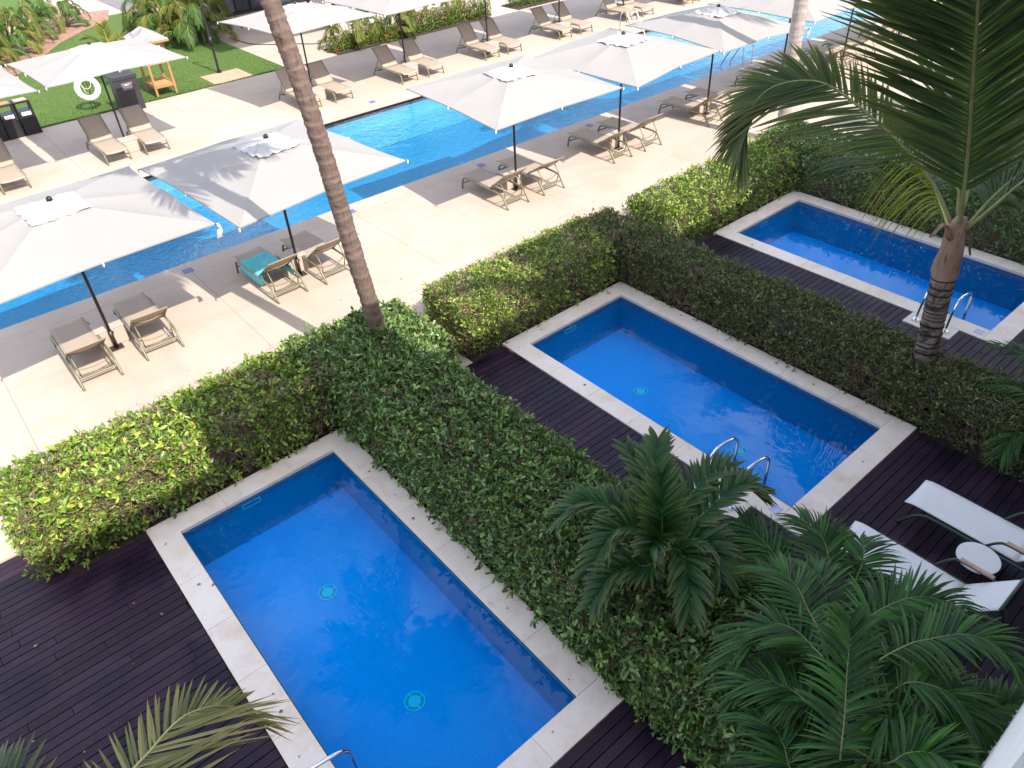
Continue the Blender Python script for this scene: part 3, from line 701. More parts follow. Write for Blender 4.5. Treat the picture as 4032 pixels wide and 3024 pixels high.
def hedge(name, loc_boxes, label, dens, size, mats, k, twigs, yel=None):
    """loc_boxes: x0,x1,y0,y1,h. Leaves fill the skin of the union of the boxes."""
    t = empty(name, (loc_boxes[0][0], loc_boxes[0][2], 0), 0, label, 'hedge', 'clipped hedges round the plunge pools')
    t.location = (0, 0, 0)
    def inside(P, e, skip):
        r = np.zeros(len(P), bool)
        for j, (x0, x1, y0, y1, h, *_r) in enumerate(loc_boxes):
            if j == skip: continue
            r |= (P[:, 0] > x0 + e) & (P[:, 0] < x1 - e) & (P[:, 1] > y0 + e) & (P[:, 1] < y1 - e) & (P[:, 2] < h - e)
        return r
    PP, NN, VV = [], [], []
    for j, (x0, x1, y0, y1, h, *dm) in enumerate(loc_boxes):
        dmul = dm[0] if dm else 1
        faces = [((0, 0, 1), (x1 - x0) * (y1 - y0)), ((0, -1, 0), (x1 - x0) * h), ((0, 1, 0), (x1 - x0) * h), ((-1, 0, 0), (y1 - y0) * h), ((1, 0, 0), (y1 - y0) * h)]
        for nrm, A in faces:
            n = int(A * dens * dmul); 
            if n < 1: continue
            q = rng.random((n, 3)); P = np.stack([x0 + q[:, 0] * (x1 - x0), y0 + q[:, 1] * (y1 - y0), .02 + q[:, 2] * h], 1)
            dep = rng.exponential(.095, n); dep[: n // 7] = rng.uniform(.05, .35, n // 7)
            nv = np.array(nrm, float); ax = int(np.argmax(np.abs(nv)))
            lim = {(0, 0, 1): h, (0, -1, 0): y0, (0, 1, 0): y1, (-1, 0, 0): x0, (1, 0, 0): x1}[nrm]
            sg = nv[ax]; bump = .075 * wob(P[:, 0], P[:, 1], P[:, 2], k + ax) + .03
            P[:, ax] = lim + sg * (bump - dep)
            # rounded shoulders and a thinner foot
            if ax < 2:
                top = np.clip((P[:, 2] - (h - .28)) / .28, 0, 1); P[:, ax] -= sg * .13 * top ** 2
                foot = np.clip((.30 - P[:, 2]) / .30, 0, 1); P[:, ax] -= sg * .03 * foot
                keep = rng.random(n) > foot * .30
            else:
                ex = np.minimum(np.minimum(P[:, 0] - x0, x1 - P[:, 0]), np.minimum(P[:, 1] - y0, y1 - P[:, 1]))
                P[:, 2] -= .10 * np.clip((.22 - ex) / .22, 0, 1) ** 2
                keep = np.ones(n, bool)
            hole = wob(P[:, 0] * 2.3, P[:, 1] * 2.3, P[:, 2] * 2.6, k + 5) < (-.22 if j == 0 and len(mats) > 1 else -.46)
            keep &= ~(hole & (rng.random(n) < .8) & (dep < .20))
            P = P[keep]; dp = dep[keep]
            ins = inside(P, .12, j) & (rng.random(len(P)) < .93); P = P[~ins]; dp = dp[~ins]
            PP.append(P); NN.append(np.repeat(nv[None], len(P), 0))
            cl = .5 + .5 * wob(P[:, 0] * 1.6, P[:, 1] * 1.6, P[:, 2] * 1.6, k + 9)
            vv = np.clip(rng.beta(1.5, 1.9, len(P)) * .80 + .12 * cl, 0, .9); odd = rng.random(len(P)) < (yel or .035); vv[odd] = rng.uniform(.9, 1, odd.sum()); VV.append(vv)
    P = np.concatenate(PP); Nn = np.concatenate(NN); Vv = np.concatenate(VV)
    ns = int(len(P) * .035); idx = rng.choice(len(P), ns, False)      # young sprigs: rosettes standing proud of the clipped face
    cc = P[idx] + Nn[idx] * rng.uniform(.03, .12, (ns, 1)) + rng.normal(0, .02, (ns, 3)); k7 = rng.integers(5, 9, ns); rep = np.repeat(np.arange(ns), k7)
    RP = cc[rep] + rng.normal(0, .006, (len(rep), 3)); RN = (Nn[idx] + rng.normal(0, .35, (ns, 3)) + [0, 0, .3])[rep]; RN /= np.linalg.norm(RN, axis=1)[:, None]
    P = np.concatenate([P, RP]); Nn = np.concatenate([Nn, RN]); Vv = np.concatenate([Vv, np.clip(rng.uniform(.45, .86, ns)[rep] + rng.normal(0, .05, len(rep)), .3, .89)])
    # two materials: sprays of light young growth are a separate part
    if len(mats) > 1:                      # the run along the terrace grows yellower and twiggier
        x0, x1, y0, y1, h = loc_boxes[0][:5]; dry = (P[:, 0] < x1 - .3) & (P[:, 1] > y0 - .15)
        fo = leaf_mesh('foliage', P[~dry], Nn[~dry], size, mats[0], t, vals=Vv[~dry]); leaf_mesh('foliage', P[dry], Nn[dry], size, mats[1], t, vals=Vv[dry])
    else: fo = leaf_mesh('foliage', P, Nn, size, mats[0], t, vals=Vv)
    m = MB()
    for j, (x0, x1, y0, y1, h, *_r) in enumerate(loc_boxes):
        for _ in range(int((x1 - x0) * (y1 - y0) * twigs)):
            x, y = random.uniform(x0 + .06, x1 - .06), random.uniform(y0 + .06, y1 - .06); p = V((x, y, 0)); pts = [p]; zz = random.uniform(.55, .97) * h
            for s_ in range(5):
                p = p + V((random.uniform(-.11, .11), random.uniform(-.11, .11), zz / 5)); p.x = min(max(p.x, x0 + .02), x1 - .02); p.y = min(max(p.y, y0 + .02), y1 - .02); pts.append(p)
            r0 = random.uniform(.006, .013); m.tube(pts, [r0, r0 * .9, r0 * .75, r0 * .6, r0 * .45, r0 * .3], 4, False)
            for s_ in range(5):
                a = pts[random.randint(1, 4)]; b = a + V((random.uniform(-.22, .22), random.uniform(-.22, .22), random.uniform(-.05, .2)))
                b.x = min(max(b.x, x0 - .02), x1 + .02); b.y = min(max(b.y, y0 - .02), y1 + .02); b.z = min(b.z, h)
                m.tube([a, (a + b) / 2 + V((0, 0, .02)), b], [.005, .004, .0025], 3, False)
    # short clipped twigs showing between the leaves
    for j, (x0, x1, y0, y1, h, *_r) in enumerate(loc_boxes):
        den = (600 if j == 0 and len(mats) > 1 else 330) * (1 if k < 6 else .4)
        for ax, lim, sg, A in ((2, h, 1, (x1 - x0) * (y1 - y0)), (1, y0, -1, (x1 - x0) * h), (0, x1, 1, (y1 - y0) * h), (0, x0, -1, (y1 - y0) * h), (1, y1, 1, (x1 - x0) * h)):
            for _ in range(int(A * den)):
                p = [random.uniform(x0, x1), random.uniform(y0, y1), random.uniform(.1, h)]; p[ax] = lim - sg * random.uniform(-.05, .10); p = V(p)
                if ax < 2: p[ax] -= sg * .13 * min(1, max(0, (p.z - h + .28) / .28)) ** 2
                q = V((random.gauss(0, 1), random.gauss(0, 1), random.gauss(.4, .8))); q[ax] = abs(q[ax]) * sg * .5; q = p + q.normalized() * random.uniform(.04, .13); r_ = random.uniform(.0022, .0042)
                m.tube([p, (p + q) / 2 + V((0, 0, random.uniform(-.012, .012))), q], [r_, r_ * .8, r_ * .5], 3, False)
    m.build('stems', MT['twig'], t); return t
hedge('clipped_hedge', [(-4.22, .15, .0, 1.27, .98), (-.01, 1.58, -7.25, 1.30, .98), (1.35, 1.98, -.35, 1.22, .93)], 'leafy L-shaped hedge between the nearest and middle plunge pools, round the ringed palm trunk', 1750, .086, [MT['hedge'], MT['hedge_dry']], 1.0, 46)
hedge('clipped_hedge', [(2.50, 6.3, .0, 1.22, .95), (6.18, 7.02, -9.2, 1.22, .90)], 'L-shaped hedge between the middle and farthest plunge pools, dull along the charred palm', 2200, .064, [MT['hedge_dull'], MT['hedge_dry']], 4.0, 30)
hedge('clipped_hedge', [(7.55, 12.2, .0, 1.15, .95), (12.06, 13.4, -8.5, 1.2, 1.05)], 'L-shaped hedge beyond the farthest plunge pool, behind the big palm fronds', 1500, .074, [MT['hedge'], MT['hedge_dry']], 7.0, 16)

# ------------------------------------------------------------------ palms
def frond(m, P, n=70, L=1.0, wd=.03, a0=60, a1=22, droop=.25, up=(0, 0, 1), s0=.12, lift=.15, seg=5, rmax=.018, asym=1.0, jit=.06, fold=.3, pr=None, tipfac=.45, mr=None):
    """leaflets go into m, the midrib into mr"""
    cur = spline(P, 60); hint = V(up)
    def at(s):
        f = s * 60; i = min(int(f), 59); return cur[i].lerp(cur[i + 1], f - i), (cur[min(i + 2, 60)] - cur[max(i - 1, 0)]).normalized()
    for side in (-1, 1):
        for k in range(n):
            s = s0 + (1 - s0) * (k + random.uniform(.1, .9)) / n; p, T = at(s)
            S = T.cross(hint); S = S.normalized() if S.length > 1e-3 else T.orthogonal().normalized()
            U = S.cross(T).normalized(); q = (s - s0) / (1 - s0)
            prof = min(1, .45 + q / .28) * (1 - (1 - tipfac) * max(0, (q - .45) / .55) ** 1.6)
            ll = L * prof * random.uniform(.88, 1.1) * (asym if side > 0 else 1)
            a = math.radians(a0 + (a1 - a0) * q + random.uniform(-5, 5))
            d = (S * side * math.sin(a) + T * math.cos(a) + U * (lift + random.uniform(-jit, jit))).normalized()
            dr = droop * random.uniform(.7, 1.35); vs = []; ts = []
            Wd = wd * random.uniform(.85, 1.15) * (.6 + .4 * prof)
            for i in range(seg + 1):
                t_ = i / seg; c = p + d * (ll * t_) + V((0, 0, -dr * ll * t_ * t_))
                tan = (d + V((0, 0, -2 * dr * t_))).normalized(); ws = tan.cross(U); ws = ws.normalized() if ws.length > 1e-3 else S
                nn = ws.cross(tan); w_ = Wd * (.45, .95, 1, .85, .55, .06)[round(t_ * 5)] * .5
                vs += [c + ws * w_ + nn * w_ * fold, c, c - ws * w_ + nn * w_ * fold]; ts += [t_] * 3
            fs = []
            for i in range(seg):
                b = i * 3; fs += [(b, b + 1, b + 4, b + 3), (b + 1, b + 2, b + 5, b + 4)]
            m.add(vs, fs, random.random(), ts)
    if mr is not None: mr.tube(cur[::2], [rmax * (1 - .8 * i / 30) for i in range(31)], 6)
def add_frond(parent, mat, rmat, P, **k):
    m, mr = MB(), MB(); frond(m, P, mr=mr, **k)
    f = m.build('frond', mat, parent); mr.build('midrib', rmat, f); return f
def trunk_mesh(pts, r0, r1, rings, amp, n=20, flare=0, wob_=.006, zig=.012):
    cur = spline(pts, 240); rs = []; ts = []; zs = 0; marks = []; ph = 0; gap = rings
    acc = 0; nxt = rings * random.uniform(.7, 1.2); last = 0; scar = []
    for i in range(241):
        if i: acc += (cur[i] - cur[i - 1]).length
        if acc > nxt: last = nxt; nxt = acc + rings * random.uniform(.5, 1.7)
        q = (acc - last) / max(nxt - last, 1e-3); u = i / 240
        r = r0 + (r1 - r0) * u + flare * max(0, 1 - u / .12) ** 2
        rs.append(r * (1 + amp * (q ** 2.5) - amp * .3)); ts.append(1.0 if q > .80 else (0.35 if q < .12 else 0))
    m = MB(); o = len(m.v); m.tube(cur, rs, n, True, .5, ts)
    m.v = [(x + random.uniform(-wob_, wob_), y + random.uniform(-wob_, wob_), z + zig * math.sin(5 * math.atan2(y - pts[0][1], x - pts[0][0]) + 3 * z)) for x, y, z in m.v]
    return m
# tall ringed palm in the first hedge, its crown above the picture
t = empty('coconut_palm', (1.27, .56, 0), 0, 'tall leaning palm with a brown ringed trunk rising out of the first hedge', 'palm tree')
wpos = lambda P, o: [V(p) - V(o) for p in P]
o1 = (1.27, .56, 0)
trunk_mesh(wpos([(1.29, .56, 0), (1.20, .57, 1.03), (1.09, .60, 2.09), (1.0, .62, 3.08), (.92, .62, 3.89), (.83, .66, 4.79), (.75, .75, 5.5), (.68, .84, 6.2), (.58, .95, 7.3)], o1), .138, .104, .125, .05, 24, .05, .009, .018).build('trunk', MT['trunk1'], t)
for k in range(15):
    a = k * 2.4 + .3; el = math.radians([66, 46, 28, 16][k % 4] + random.uniform(-6, 6)); L = random.uniform(2.0, 2.5); c0 = V((.58, .95, 7.3)) - V(o1)
    d = V((math.cos(a) * math.cos(el), math.sin(a) * math.cos(el), math.sin(el))); h = V((d.x, d.y, 0))
    P = [c0, c0 + d * L * .35, c0 + d * L * .66 + V((0, 0, -.10 * L)), c0 + d * L * .85 + h * .22 * L + V((0, 0, -.22 * L))]
    add_frond(t, MT['coco'], MT['rachis'], P, n=46, L=.75, wd=.045, droop=.35, rmax=.025)
# charred palm with the big crown at the right
o2 = (6.55, -5.55, 0)
t = empty('coconut_palm', o2, 0, 'palm at the right with a charred black-ringed trunk and huge green fronds', 'palm tree')
trunk_mesh(wpos([(6.52, -5.58, 0), (6.58, -5.50, .9), (6.61, -5.42, 1.6), (6.62, -5.36, 2.22)], o2), .150, .145, .082, .085, 22, .03, .006, .006).build('trunk', MT['trunk2'], t)
m = MB(); m.tube(spline(wpos([(6.615, -5.37, 2.12), (6.62, -5.36, 2.25), (6.61, -5.35, 2.42), (6.60, -5.34, 2.62), (6.60, -5.33, 2.80), (6.60, -5.33, 3.0)], o2), 20), [.145, .158, .168, .172, .170, .167, .163, .158, .153, .148, .144, .14, .136, .132, .128, .122, .116, .106, .095, .085, .07], 18)
m.v = [(x + .012 * math.sin(9 * z + 4 * x), y + .012 * math.cos(11 * z), z) for x, y, z in m.v]
m.build('leaf_sheath', MT['sheath'], t)
for bx, by, tip in ((.16, -.05, (.30, -.16, 2.42)), (-.13, .10, (-.28, .20, 2.78))):      # torn husks
    m = MB(); b0 = V((bx * .6, .2 + by * .4, 2.72)); b3 = V((tip[0], .2 + tip[1], tip[2])); vs = []
    for i in range(9):
        q = i / 8; c = b0.lerp(b3, q) + V((0, 0, .22 * math.sin(PI * min(1, q * 1.1)) * (1 - q * .3))); w_ = .055 * (1 - .75 * q)
        for s_ in (-1, 0, 1): vs.append(c + V((w_ * s_ * .4, w_ * s_, .03 * s_ * s_)))
    m.add(vs, [(3 * i + j, 3 * i + j + 1, 3 * i + j + 4, 3 * i + j + 3) for i in range(8) for j in (0, 1)], .5, None, True)
    h_ = m.build('husk', MT['sheath'], t); h_.modifiers.new('thick', 'SOLIDIFY').thickness = .006
tocam = V((-9.9, -3.1, 4.6)).normalized()
FR = [
 ('coco', dict(P=[(6.59, -5.36, 2.85), (6.21, -5.28, 3.95), (5.47, -5.31, 5.04), (4.81, -5.39, 5.81), (4.19, -5.46, 6.46), (3.6, -5.5, 6.9)], n=185, L=1.75, wd=.050, a0=48, a1=26, droop=.03, up=(-.9, -.35, .25), s0=.10, lift=.05, rmax=.030, tipfac=.6, jit=.05)),
 ('coco', dict(P=[(6.60, -5.30, 2.82), (6.61, -4.83, 3.35), (6.46, -4.24, 3.84), (6.26, -3.49, 4.29), (6.1, -3.12, 4.38), (5.94, -2.72, 4.24), (5.73, -2.57, 3.95), (5.6, -2.58, 3.61)], n=92, L=1.2, wd=.046, a0=48, a1=18, droop=.14, up=(-.9, -.3, .45), s0=.2, lift=.12, rmax=.026, tipfac=.6, asym=.55)),
 ('coco_y', dict(P=[(6.60, -5.27, 2.78), (6.96, -4.75, 3.15), (7.3, -4.18, 3.41), (7.62, -3.69, 3.45)], n=44, L=.56, wd=.034, a0=36, a1=22, droop=1.5, s0=.12, lift=-.35, rmax=.022)),
 ('coco', dict(P=[(6.62, -5.41, 2.86), (6.88, -5.5, 3.21), (7.03, -5.71, 3.61), (7.12, -6.02, 3.9), (7.2, -6.6, 3.96), (7.2, -7.2, 3.7)], n=70, L=1.05, wd=.042, droop=.35, s0=.15, rmax=.026)),
 ('coco', dict(P=[(6.64, -5.23, 2.8), (7.26, -4.57, 2.98), (7.71, -3.93, 3.0), (8.06, -3.28, 2.82), (8.3, -2.8, 2.4)], n=70, L=1.05, wd=.036, droop=.35, s0=.2, rmax=.022)),
 ('coco', dict(P=[(6.64, -5.31, 2.87), (7.52, -5.01, 3.5), (8.29, -4.79, 4.05), (9.04, -4.84, 4.38), (9.7, -4.9, 4.3)], n=75, L=1.15, wd=.042, droop=.2, s0=.15, rmax=.026)),
 ('coco', dict(P=[(6.62, -5.42, 2.85), (6.8, -6.0, 3.9), (6.9, -6.8, 4.9), (7.0, -7.6, 5.4)], n=75, L=1.15, wd=.042, droop=.2, s0=.15, rmax=.026)),
 ('coco', dict(P=[(6.64, -5.36, 2.85), (7.4, -5.6, 3.3), (8.2, -5.9, 3.4), (8.9, -6.2, 3.0)], n=70, L=1.05, wd=.04, droop=.4, s0=.15, rmax=.022)),
 ('coco', dict(P=[(6.62, -5.30, 2.9), (6.9, -4.9, 4.0), (7.3, -4.5, 5.0), (7.7, -4.2, 5.7)], n=75, L=1.1, wd=.04, a0=50, droop=.1, up=(-.6, -.6, .4), s0=.15, rmax=.024)),
]
for mk, k in FR:
    P = wpos(k.pop('P'), o2); add_frond(t, MT[mk], MT['rachis_y' if mk == 'coco_y' else 'rachis'], P, **k)
# pale palm beside the pool
o3 = (14.35, 1.95, 0)
t = empty('coconut_palm', o3, 0, 'palm with a pale whitish trunk behind the farthest hedge', 'palm tree')
trunk_mesh(wpos([(14.42, 1.92, 0), (14.36, 1.95, 1.2), (14.30, 1.98, 2.6), (14.30, 2.0, 4.2), (14.36, 2.05, 6.2), (14.5, 2.1, 7.2)], o3), .175, .15, .16, .045, 18, .05).build('trunk', MT['trunk3'], t)
for k in range(13):
    a = k * 2.4 + 1; el = math.radians([60, 38, 15, 0][k % 4]); L = random.uniform(2.2, 2.8); c0 = V((.15, .15, 7.2))
    d = V((math.cos(a) * math.cos(el), math.sin(a) * math.cos(el), math.sin(el))); h = V((d.x, d.y, 0))
    add_frond(t, MT['coco'], MT['rachis'], [c0, c0 + d * L * .35, c0 + d * L * .66 + V((0, 0, -.10 * L)), c0 + d * L * .85 + h * .22 * L + V((0, 0, -.30 * L))], n=40, L=.8, wd=.045, droop=.35, rmax=.025)
# palm below the balcony at the lower left
o4 = (-4.45, -6.55, 0)
t = empty('coconut_palm', o4, 0, 'palm reaching in at the lower left corner with yellow-tipped fronds', 'palm tree')
trunk_mesh(wpos([(-4.5, -6.6, 0), (-4.42, -6.52, 1.6), (-4.32, -6.4, 3.1)], o4), .15, .12, .12, .05, 16, .04).build('trunk', MT['trunk1'], t)
c4 = (-4.3, -6.38, 3.15)
for mk, k in [
 ('coco_pale', dict(P=[c4, (-4.08, -6.05, 3.54), (-3.83, -5.72, 3.61), (-3.66, -5.58, 3.55), (-3.48, -5.47, 3.49), (-3.34, -5.42, 3.38), (-3.21, -5.41, 3.23)], n=46, L=.30, wd=.020, a0=62, a1=22, droop=.05, asym=2.15, up=(.0, -.25, 1), s0=.10, lift=.05, rmax=.013, tipfac=.7, jit=.08)),
 ('coco', dict(P=[c4, (-4.24, -5.95, 3.66), (-4.20, -5.50, 3.80), (-4.28, -5.25, 3.72), (-4.40, -5.05, 3.6)], n=26, L=.24, wd=.03, droop=.15, s0=.1, rmax=.013)),
 ('coco', dict(P=[c4, (-4.6, -6.0, 3.7), (-5.0, -5.6, 3.85), (-5.4, -5.3, 3.7)], n=46, L=.6, wd=.03, droop=.2, s0=.1, rmax=.013)),
 ('coco', dict(P=[c4, (-4.7, -6.6, 3.7), (-5.2, -6.9, 3.8), (-5.8, -7.1, 3.5)], n=46, L=.6, wd=.03, droop=.2, s0=.1, rmax=.013)),
 ('coco', dict(P=[c4, (-4.0, -6.6, 3.5), (-3.7, -6.9, 3.5), (-3.4, -7.2, 3.2)], n=40, L=.45, wd=.03, droop=.2, s0=.1, rmax=.013)),
 ]:
    add_frond(t, MT[mk], MT['rachis_y'], wpos(k.pop('P'), o4), **k)
# small bushy palm standing in the first hedge
o5 = (.9, -5.5, 0)
t = empty('christmas_palm', o5, 0, 'small bushy dark green palm growing out of the first hedge beside the middle pool', 'palm tree')
m = MB(); m.tube(wpos([(.92, -5.52, 0), (.91, -5.5, .7), (.88, -5.47, 1.12), (.87, -5.46, 1.4)], o5), [.062, .055, .05, .04], 12); m.build('trunk', MT['palestem'], t)
for P in [
 [(.86, -5.46, 1.36), (1.1, -5.16, 1.57), (1.37, -4.9, 1.74), (1.64, -4.7, 1.86)],
 [(.86, -5.45, 1.36), (1.11, -5.13, 1.54), (1.31, -4.82, 1.65), (1.43, -4.47, 1.70)],
 [(.87, -5.47, 1.36), (1.23, -5.55, 1.54), (1.58, -5.6, 1.69), (1.82, -5.67, 1.75), (1.96, -5.82, 1.65)],
 [(.88, -5.46, 1.37), (1.27, -5.37, 1.59), (1.63, -5.34, 1.73), (1.9, -5.41, 1.73), (2.07, -5.58, 1.58)],
 [(.85, -5.45, 1.37), (.75, -5.25, 1.55), (.62, -5.14, 1.61), (.41, -5.13, 1.57), (.08, -5.19, 1.40)],
 [(.86, -5.44, 1.37), (.8, -5.05, 1.59), (.6, -4.71, 1.66), (.31, -4.56, 1.53)],
 [(.83, -5.5, 1.33), (.59, -5.55, 1.42), (.42, -5.46, 1.45), (.2, -5.4, 1.46), (-.09, -5.44, 1.36)],
 [(.86, -5.48, 1.36), (.88, -5.68, 1.5), (.72, -5.9, 1.46), (.52, -6.11, 1.32)],
 [(.87, -5.48, 1.36), (1.08, -5.67, 1.52), (1.14, -5.87, 1.50), (1.04, -6.06, 1.34)],
 [(.86, -5.46, 1.38), (.92, -5.40, 1.62), (1.0, -5.30, 1.86), (1.12, -5.18, 2.04)], [(.86, -5.46, 1.38), (.80, -5.50, 1.6), (.66, -5.56, 1.78), (.48, -5.62, 1.82)], [(.87, -5.47, 1.37), (1.0, -5.3, 1.5), (1.2, -5.05, 1.58), (1.36, -4.8, 1.5)]]:
    add_frond(t, MT['adon'], MT['rachis'], wpos(P, o5), n=36, L=.36, wd=.052, a0=54, a1=26, droop=.22, s0=.14, lift=.36, rmax=.012, jit=.22, tipfac=.7, asym=random.uniform(.85, 1.1))
# areca clump at the lower right
def areca_clump(loc, label, fr, L, n, wd, stems, group=None, cen=(0, 0, 1.2)):
    t = empty('areca_palm', loc, 0, label, 'palm tree', group); o = V(loc)
    for k in range(stems):
        a = k * 2.4; b = V((.16 * math.cos(a), .16 * math.sin(a), 0)); MB().tube([b, b * 1.1 + V((0, 0, .6)), V((b.x * .8, b.y * .8, cen[2] + .25))], [.03, .026, .02], 8).build('stem', MT['palestem'], t)
    for mk, P in fr:
        Q = [V(p) - o for p in P]; st = V((Q[0].x * .3 + cen[0], Q[0].y * .3 + cen[1], min(cen[2], Q[0].z - .1)))
        add_frond(t, MT[mk], MT['rachis'], [st] + Q, n=n, L=L * random.uniform(.92, 1.08), wd=wd, a0=62, a1=24, droop=.45, s0=.24, lift=.26, rmax=.008, jit=.08, tipfac=.6)
    return t
fa = [('areca', [(-.11, -7.86, 2.05), (.08, -7.74, 2.21), (.29, -7.59, 2.4), (.42, -7.5, 2.54), (.49, -7.44, 2.62)]),
 ('areca', [(.84, -7.43, 1.89), (1.08, -7.4, 2.0), (1.26, -7.44, 2.07), (1.47, -7.57, 2.15), (1.61, -7.75, 2.15), (1.7, -7.96, 2.08)]),
 ('areca', [(.75, -7.63, 1.92), (1.01, -7.73, 2.11), (1.14, -7.84, 2.2), (1.27, -7.99, 2.3), (1.34, -8.16, 2.33), (1.36, -8.34, 2.25)]),
 ('areca', [(.59, -7.42, 1.84), (.65, -7.21, 1.87), (.67, -7.01, 1.88), (.62, -6.84, 1.82), (.48, -6.76, 1.68), (.27, -6.74, 1.5)]),
 ('areca', [(.76, -7.23, 1.87), (.92, -6.99, 1.89), (1.06, -6.78, 1.89), (1.12, -6.56, 1.82), (1.15, -6.38, 1.70)]),
 ('areca', [(.91, -7.25, 1.73), (1.19, -7.03, 1.78), (1.4, -6.84, 1.77), (1.52, -6.65, 1.67)]),
 ('areca', [(.8, -7.85, 1.93), (.93, -8.03, 2.01), (.95, -8.22, 2.0), (.9, -8.42, 1.9)]),
 ('areca', [(.22, -8.17, 1.88), (.31, -8.06, 2.06), (.33, -7.93, 2.2), (.18, -7.92, 2.2)]),
 ('areca', [(.38, -7.47, 1.57), (.37, -7.31, 1.6), (.33, -7.15, 1.6), (.24, -6.99, 1.56), (.12, -6.91, 1.46)]),
 ('areca', [(-.07, -7.62, 1.4), (0, -7.45, 1.47), (.04, -7.3, 1.52), (0, -7.12, 1.48)]),
 ('areca', [(.1, -8.08, 2.04), (.19, -8.15, 2.17), (.24, -8.26, 2.28), (.26, -8.37, 2.3)]),
 ('areca', [(.59, -7.96, 1.53), (.86, -7.7, 1.66), (1.03, -7.53, 1.72), (1.22, -7.48, 1.74)]),
 ('areca', [(.12, -8.03, 1.94), (.09, -7.88, 1.93), (.01, -7.88, 1.89), (-.09, -7.92, 1.78)]),
 ('areca', [(.75, -8.09, 1.63), (.97, -8.25, 1.7), (1.22, -8.39, 1.79), (1.45, -8.5, 1.81)])]
for k in range(15):                       # the lower, inner fronds of the clump
    a = k * 2.4 + .5; r1 = random.uniform(.35, .6); z = random.uniform(.7, 1.35)
    c = V((.75, -7.75, 0)); d = V((math.cos(a), math.sin(a), 0))
    fa.append(('areca', [c + d * .25 + V((0, 0, z + .05)), c + d * (.25 + r1 * .5) + V((0, 0, z + .3)), c + d * (.25 + r1) + V((0, 0, z + .32)), c + d * (.3 + r1 * 1.5) + V((0, 0, z + .12))]))
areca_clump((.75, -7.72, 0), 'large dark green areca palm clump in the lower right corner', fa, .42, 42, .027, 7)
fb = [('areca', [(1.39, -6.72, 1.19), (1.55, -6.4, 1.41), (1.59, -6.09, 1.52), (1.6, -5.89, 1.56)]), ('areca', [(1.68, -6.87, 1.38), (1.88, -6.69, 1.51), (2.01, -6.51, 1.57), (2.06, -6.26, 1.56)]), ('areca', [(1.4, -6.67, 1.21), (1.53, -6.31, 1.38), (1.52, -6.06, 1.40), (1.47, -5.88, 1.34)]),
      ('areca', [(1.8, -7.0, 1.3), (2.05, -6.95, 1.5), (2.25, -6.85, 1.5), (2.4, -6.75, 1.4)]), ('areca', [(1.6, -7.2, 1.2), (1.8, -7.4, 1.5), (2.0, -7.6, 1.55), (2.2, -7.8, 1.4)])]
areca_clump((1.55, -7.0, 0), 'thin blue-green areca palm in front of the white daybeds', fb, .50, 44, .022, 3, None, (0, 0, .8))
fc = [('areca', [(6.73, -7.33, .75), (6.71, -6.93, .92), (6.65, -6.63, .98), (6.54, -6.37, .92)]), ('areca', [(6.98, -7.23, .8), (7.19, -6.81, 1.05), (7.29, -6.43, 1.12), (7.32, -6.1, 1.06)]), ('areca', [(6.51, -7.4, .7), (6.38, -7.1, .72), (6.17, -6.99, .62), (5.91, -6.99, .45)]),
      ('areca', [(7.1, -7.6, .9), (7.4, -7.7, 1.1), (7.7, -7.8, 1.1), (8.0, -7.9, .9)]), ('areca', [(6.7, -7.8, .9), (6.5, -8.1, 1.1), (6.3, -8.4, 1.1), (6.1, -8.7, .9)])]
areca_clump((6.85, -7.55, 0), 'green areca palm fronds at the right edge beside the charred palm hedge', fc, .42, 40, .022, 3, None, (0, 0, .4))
# ------------------------------------------------------------------ palms and shrubs beyond the pool
MT['shrub_palm'] = leafmat('garden_palm_leaflet', [(0, (.025, .075, .016)), (.5, (.05, .12, .02)), (1, (.11, .18, .03))], .45, .3)
def garden_palm(h, spread, nfr, mats, L, seed, sleep=0):
    random.seed(seed); t = empty('garden_palm')
    for k in range(6):
        a = k * 2.4; b = V((.35 * math.cos(a) * (.4 + .6 * random.random()), .35 * math.sin(a), 0)); MB().tube([b, b * 1.3 + V((0, 0, h * .35)), b * 1.8 + V((0, 0, h * .55))], [.06, .05, .04], 8).build('stem', MT['palestem'], t)
    for k in range(nfr):
        a = k * 2.4 + random.uniform(-.3, .3); q = k / nfr; z0 = h * (.10 + .45 * (1 - q) * random.random()); el = math.radians(82 - 62 * q + random.uniform(-6, 6)); ln = spread * random.uniform(.8, 1.15)
        d = V((math.cos(a) * math.cos(el), math.sin(a) * math.cos(el), math.sin(el))); hh = V((math.cos(a), math.sin(a), 0)); c0 = V((hh.x * .3, hh.y * .3, z0))
        P = [c0, c0 + d * ln * .45, c0 + d * ln * .75 + hh * .12 * ln + V((0, 0, -.02 * ln)), c0 + d * ln * .86 + hh * .32 * ln + V((0, 0, -.22 * ln)), c0 + d * ln * .82 + hh * .46 * ln + V((0, 0, -.50 * ln))]
        for p_ in P: p_.z = max(p_.z, .12)
        add_frond(t, MT[random.choice(mats)], MT['rachis_y'], P, n=40, L=L, wd=.034, a0=58, a1=28, droop=.55, s0=.14, lift=.15, rmax=.016, seg=5)
    return t
gp = [garden_palm(2.5, 1.55, 28, ['areca_yellow', 'shrub_palm', 'areca_yellow'], .46, 5), garden_palm(1.9, 1.2, 22, ['areca_yellow', 'shrub_palm', 'shrub_palm'], .38, 9)]
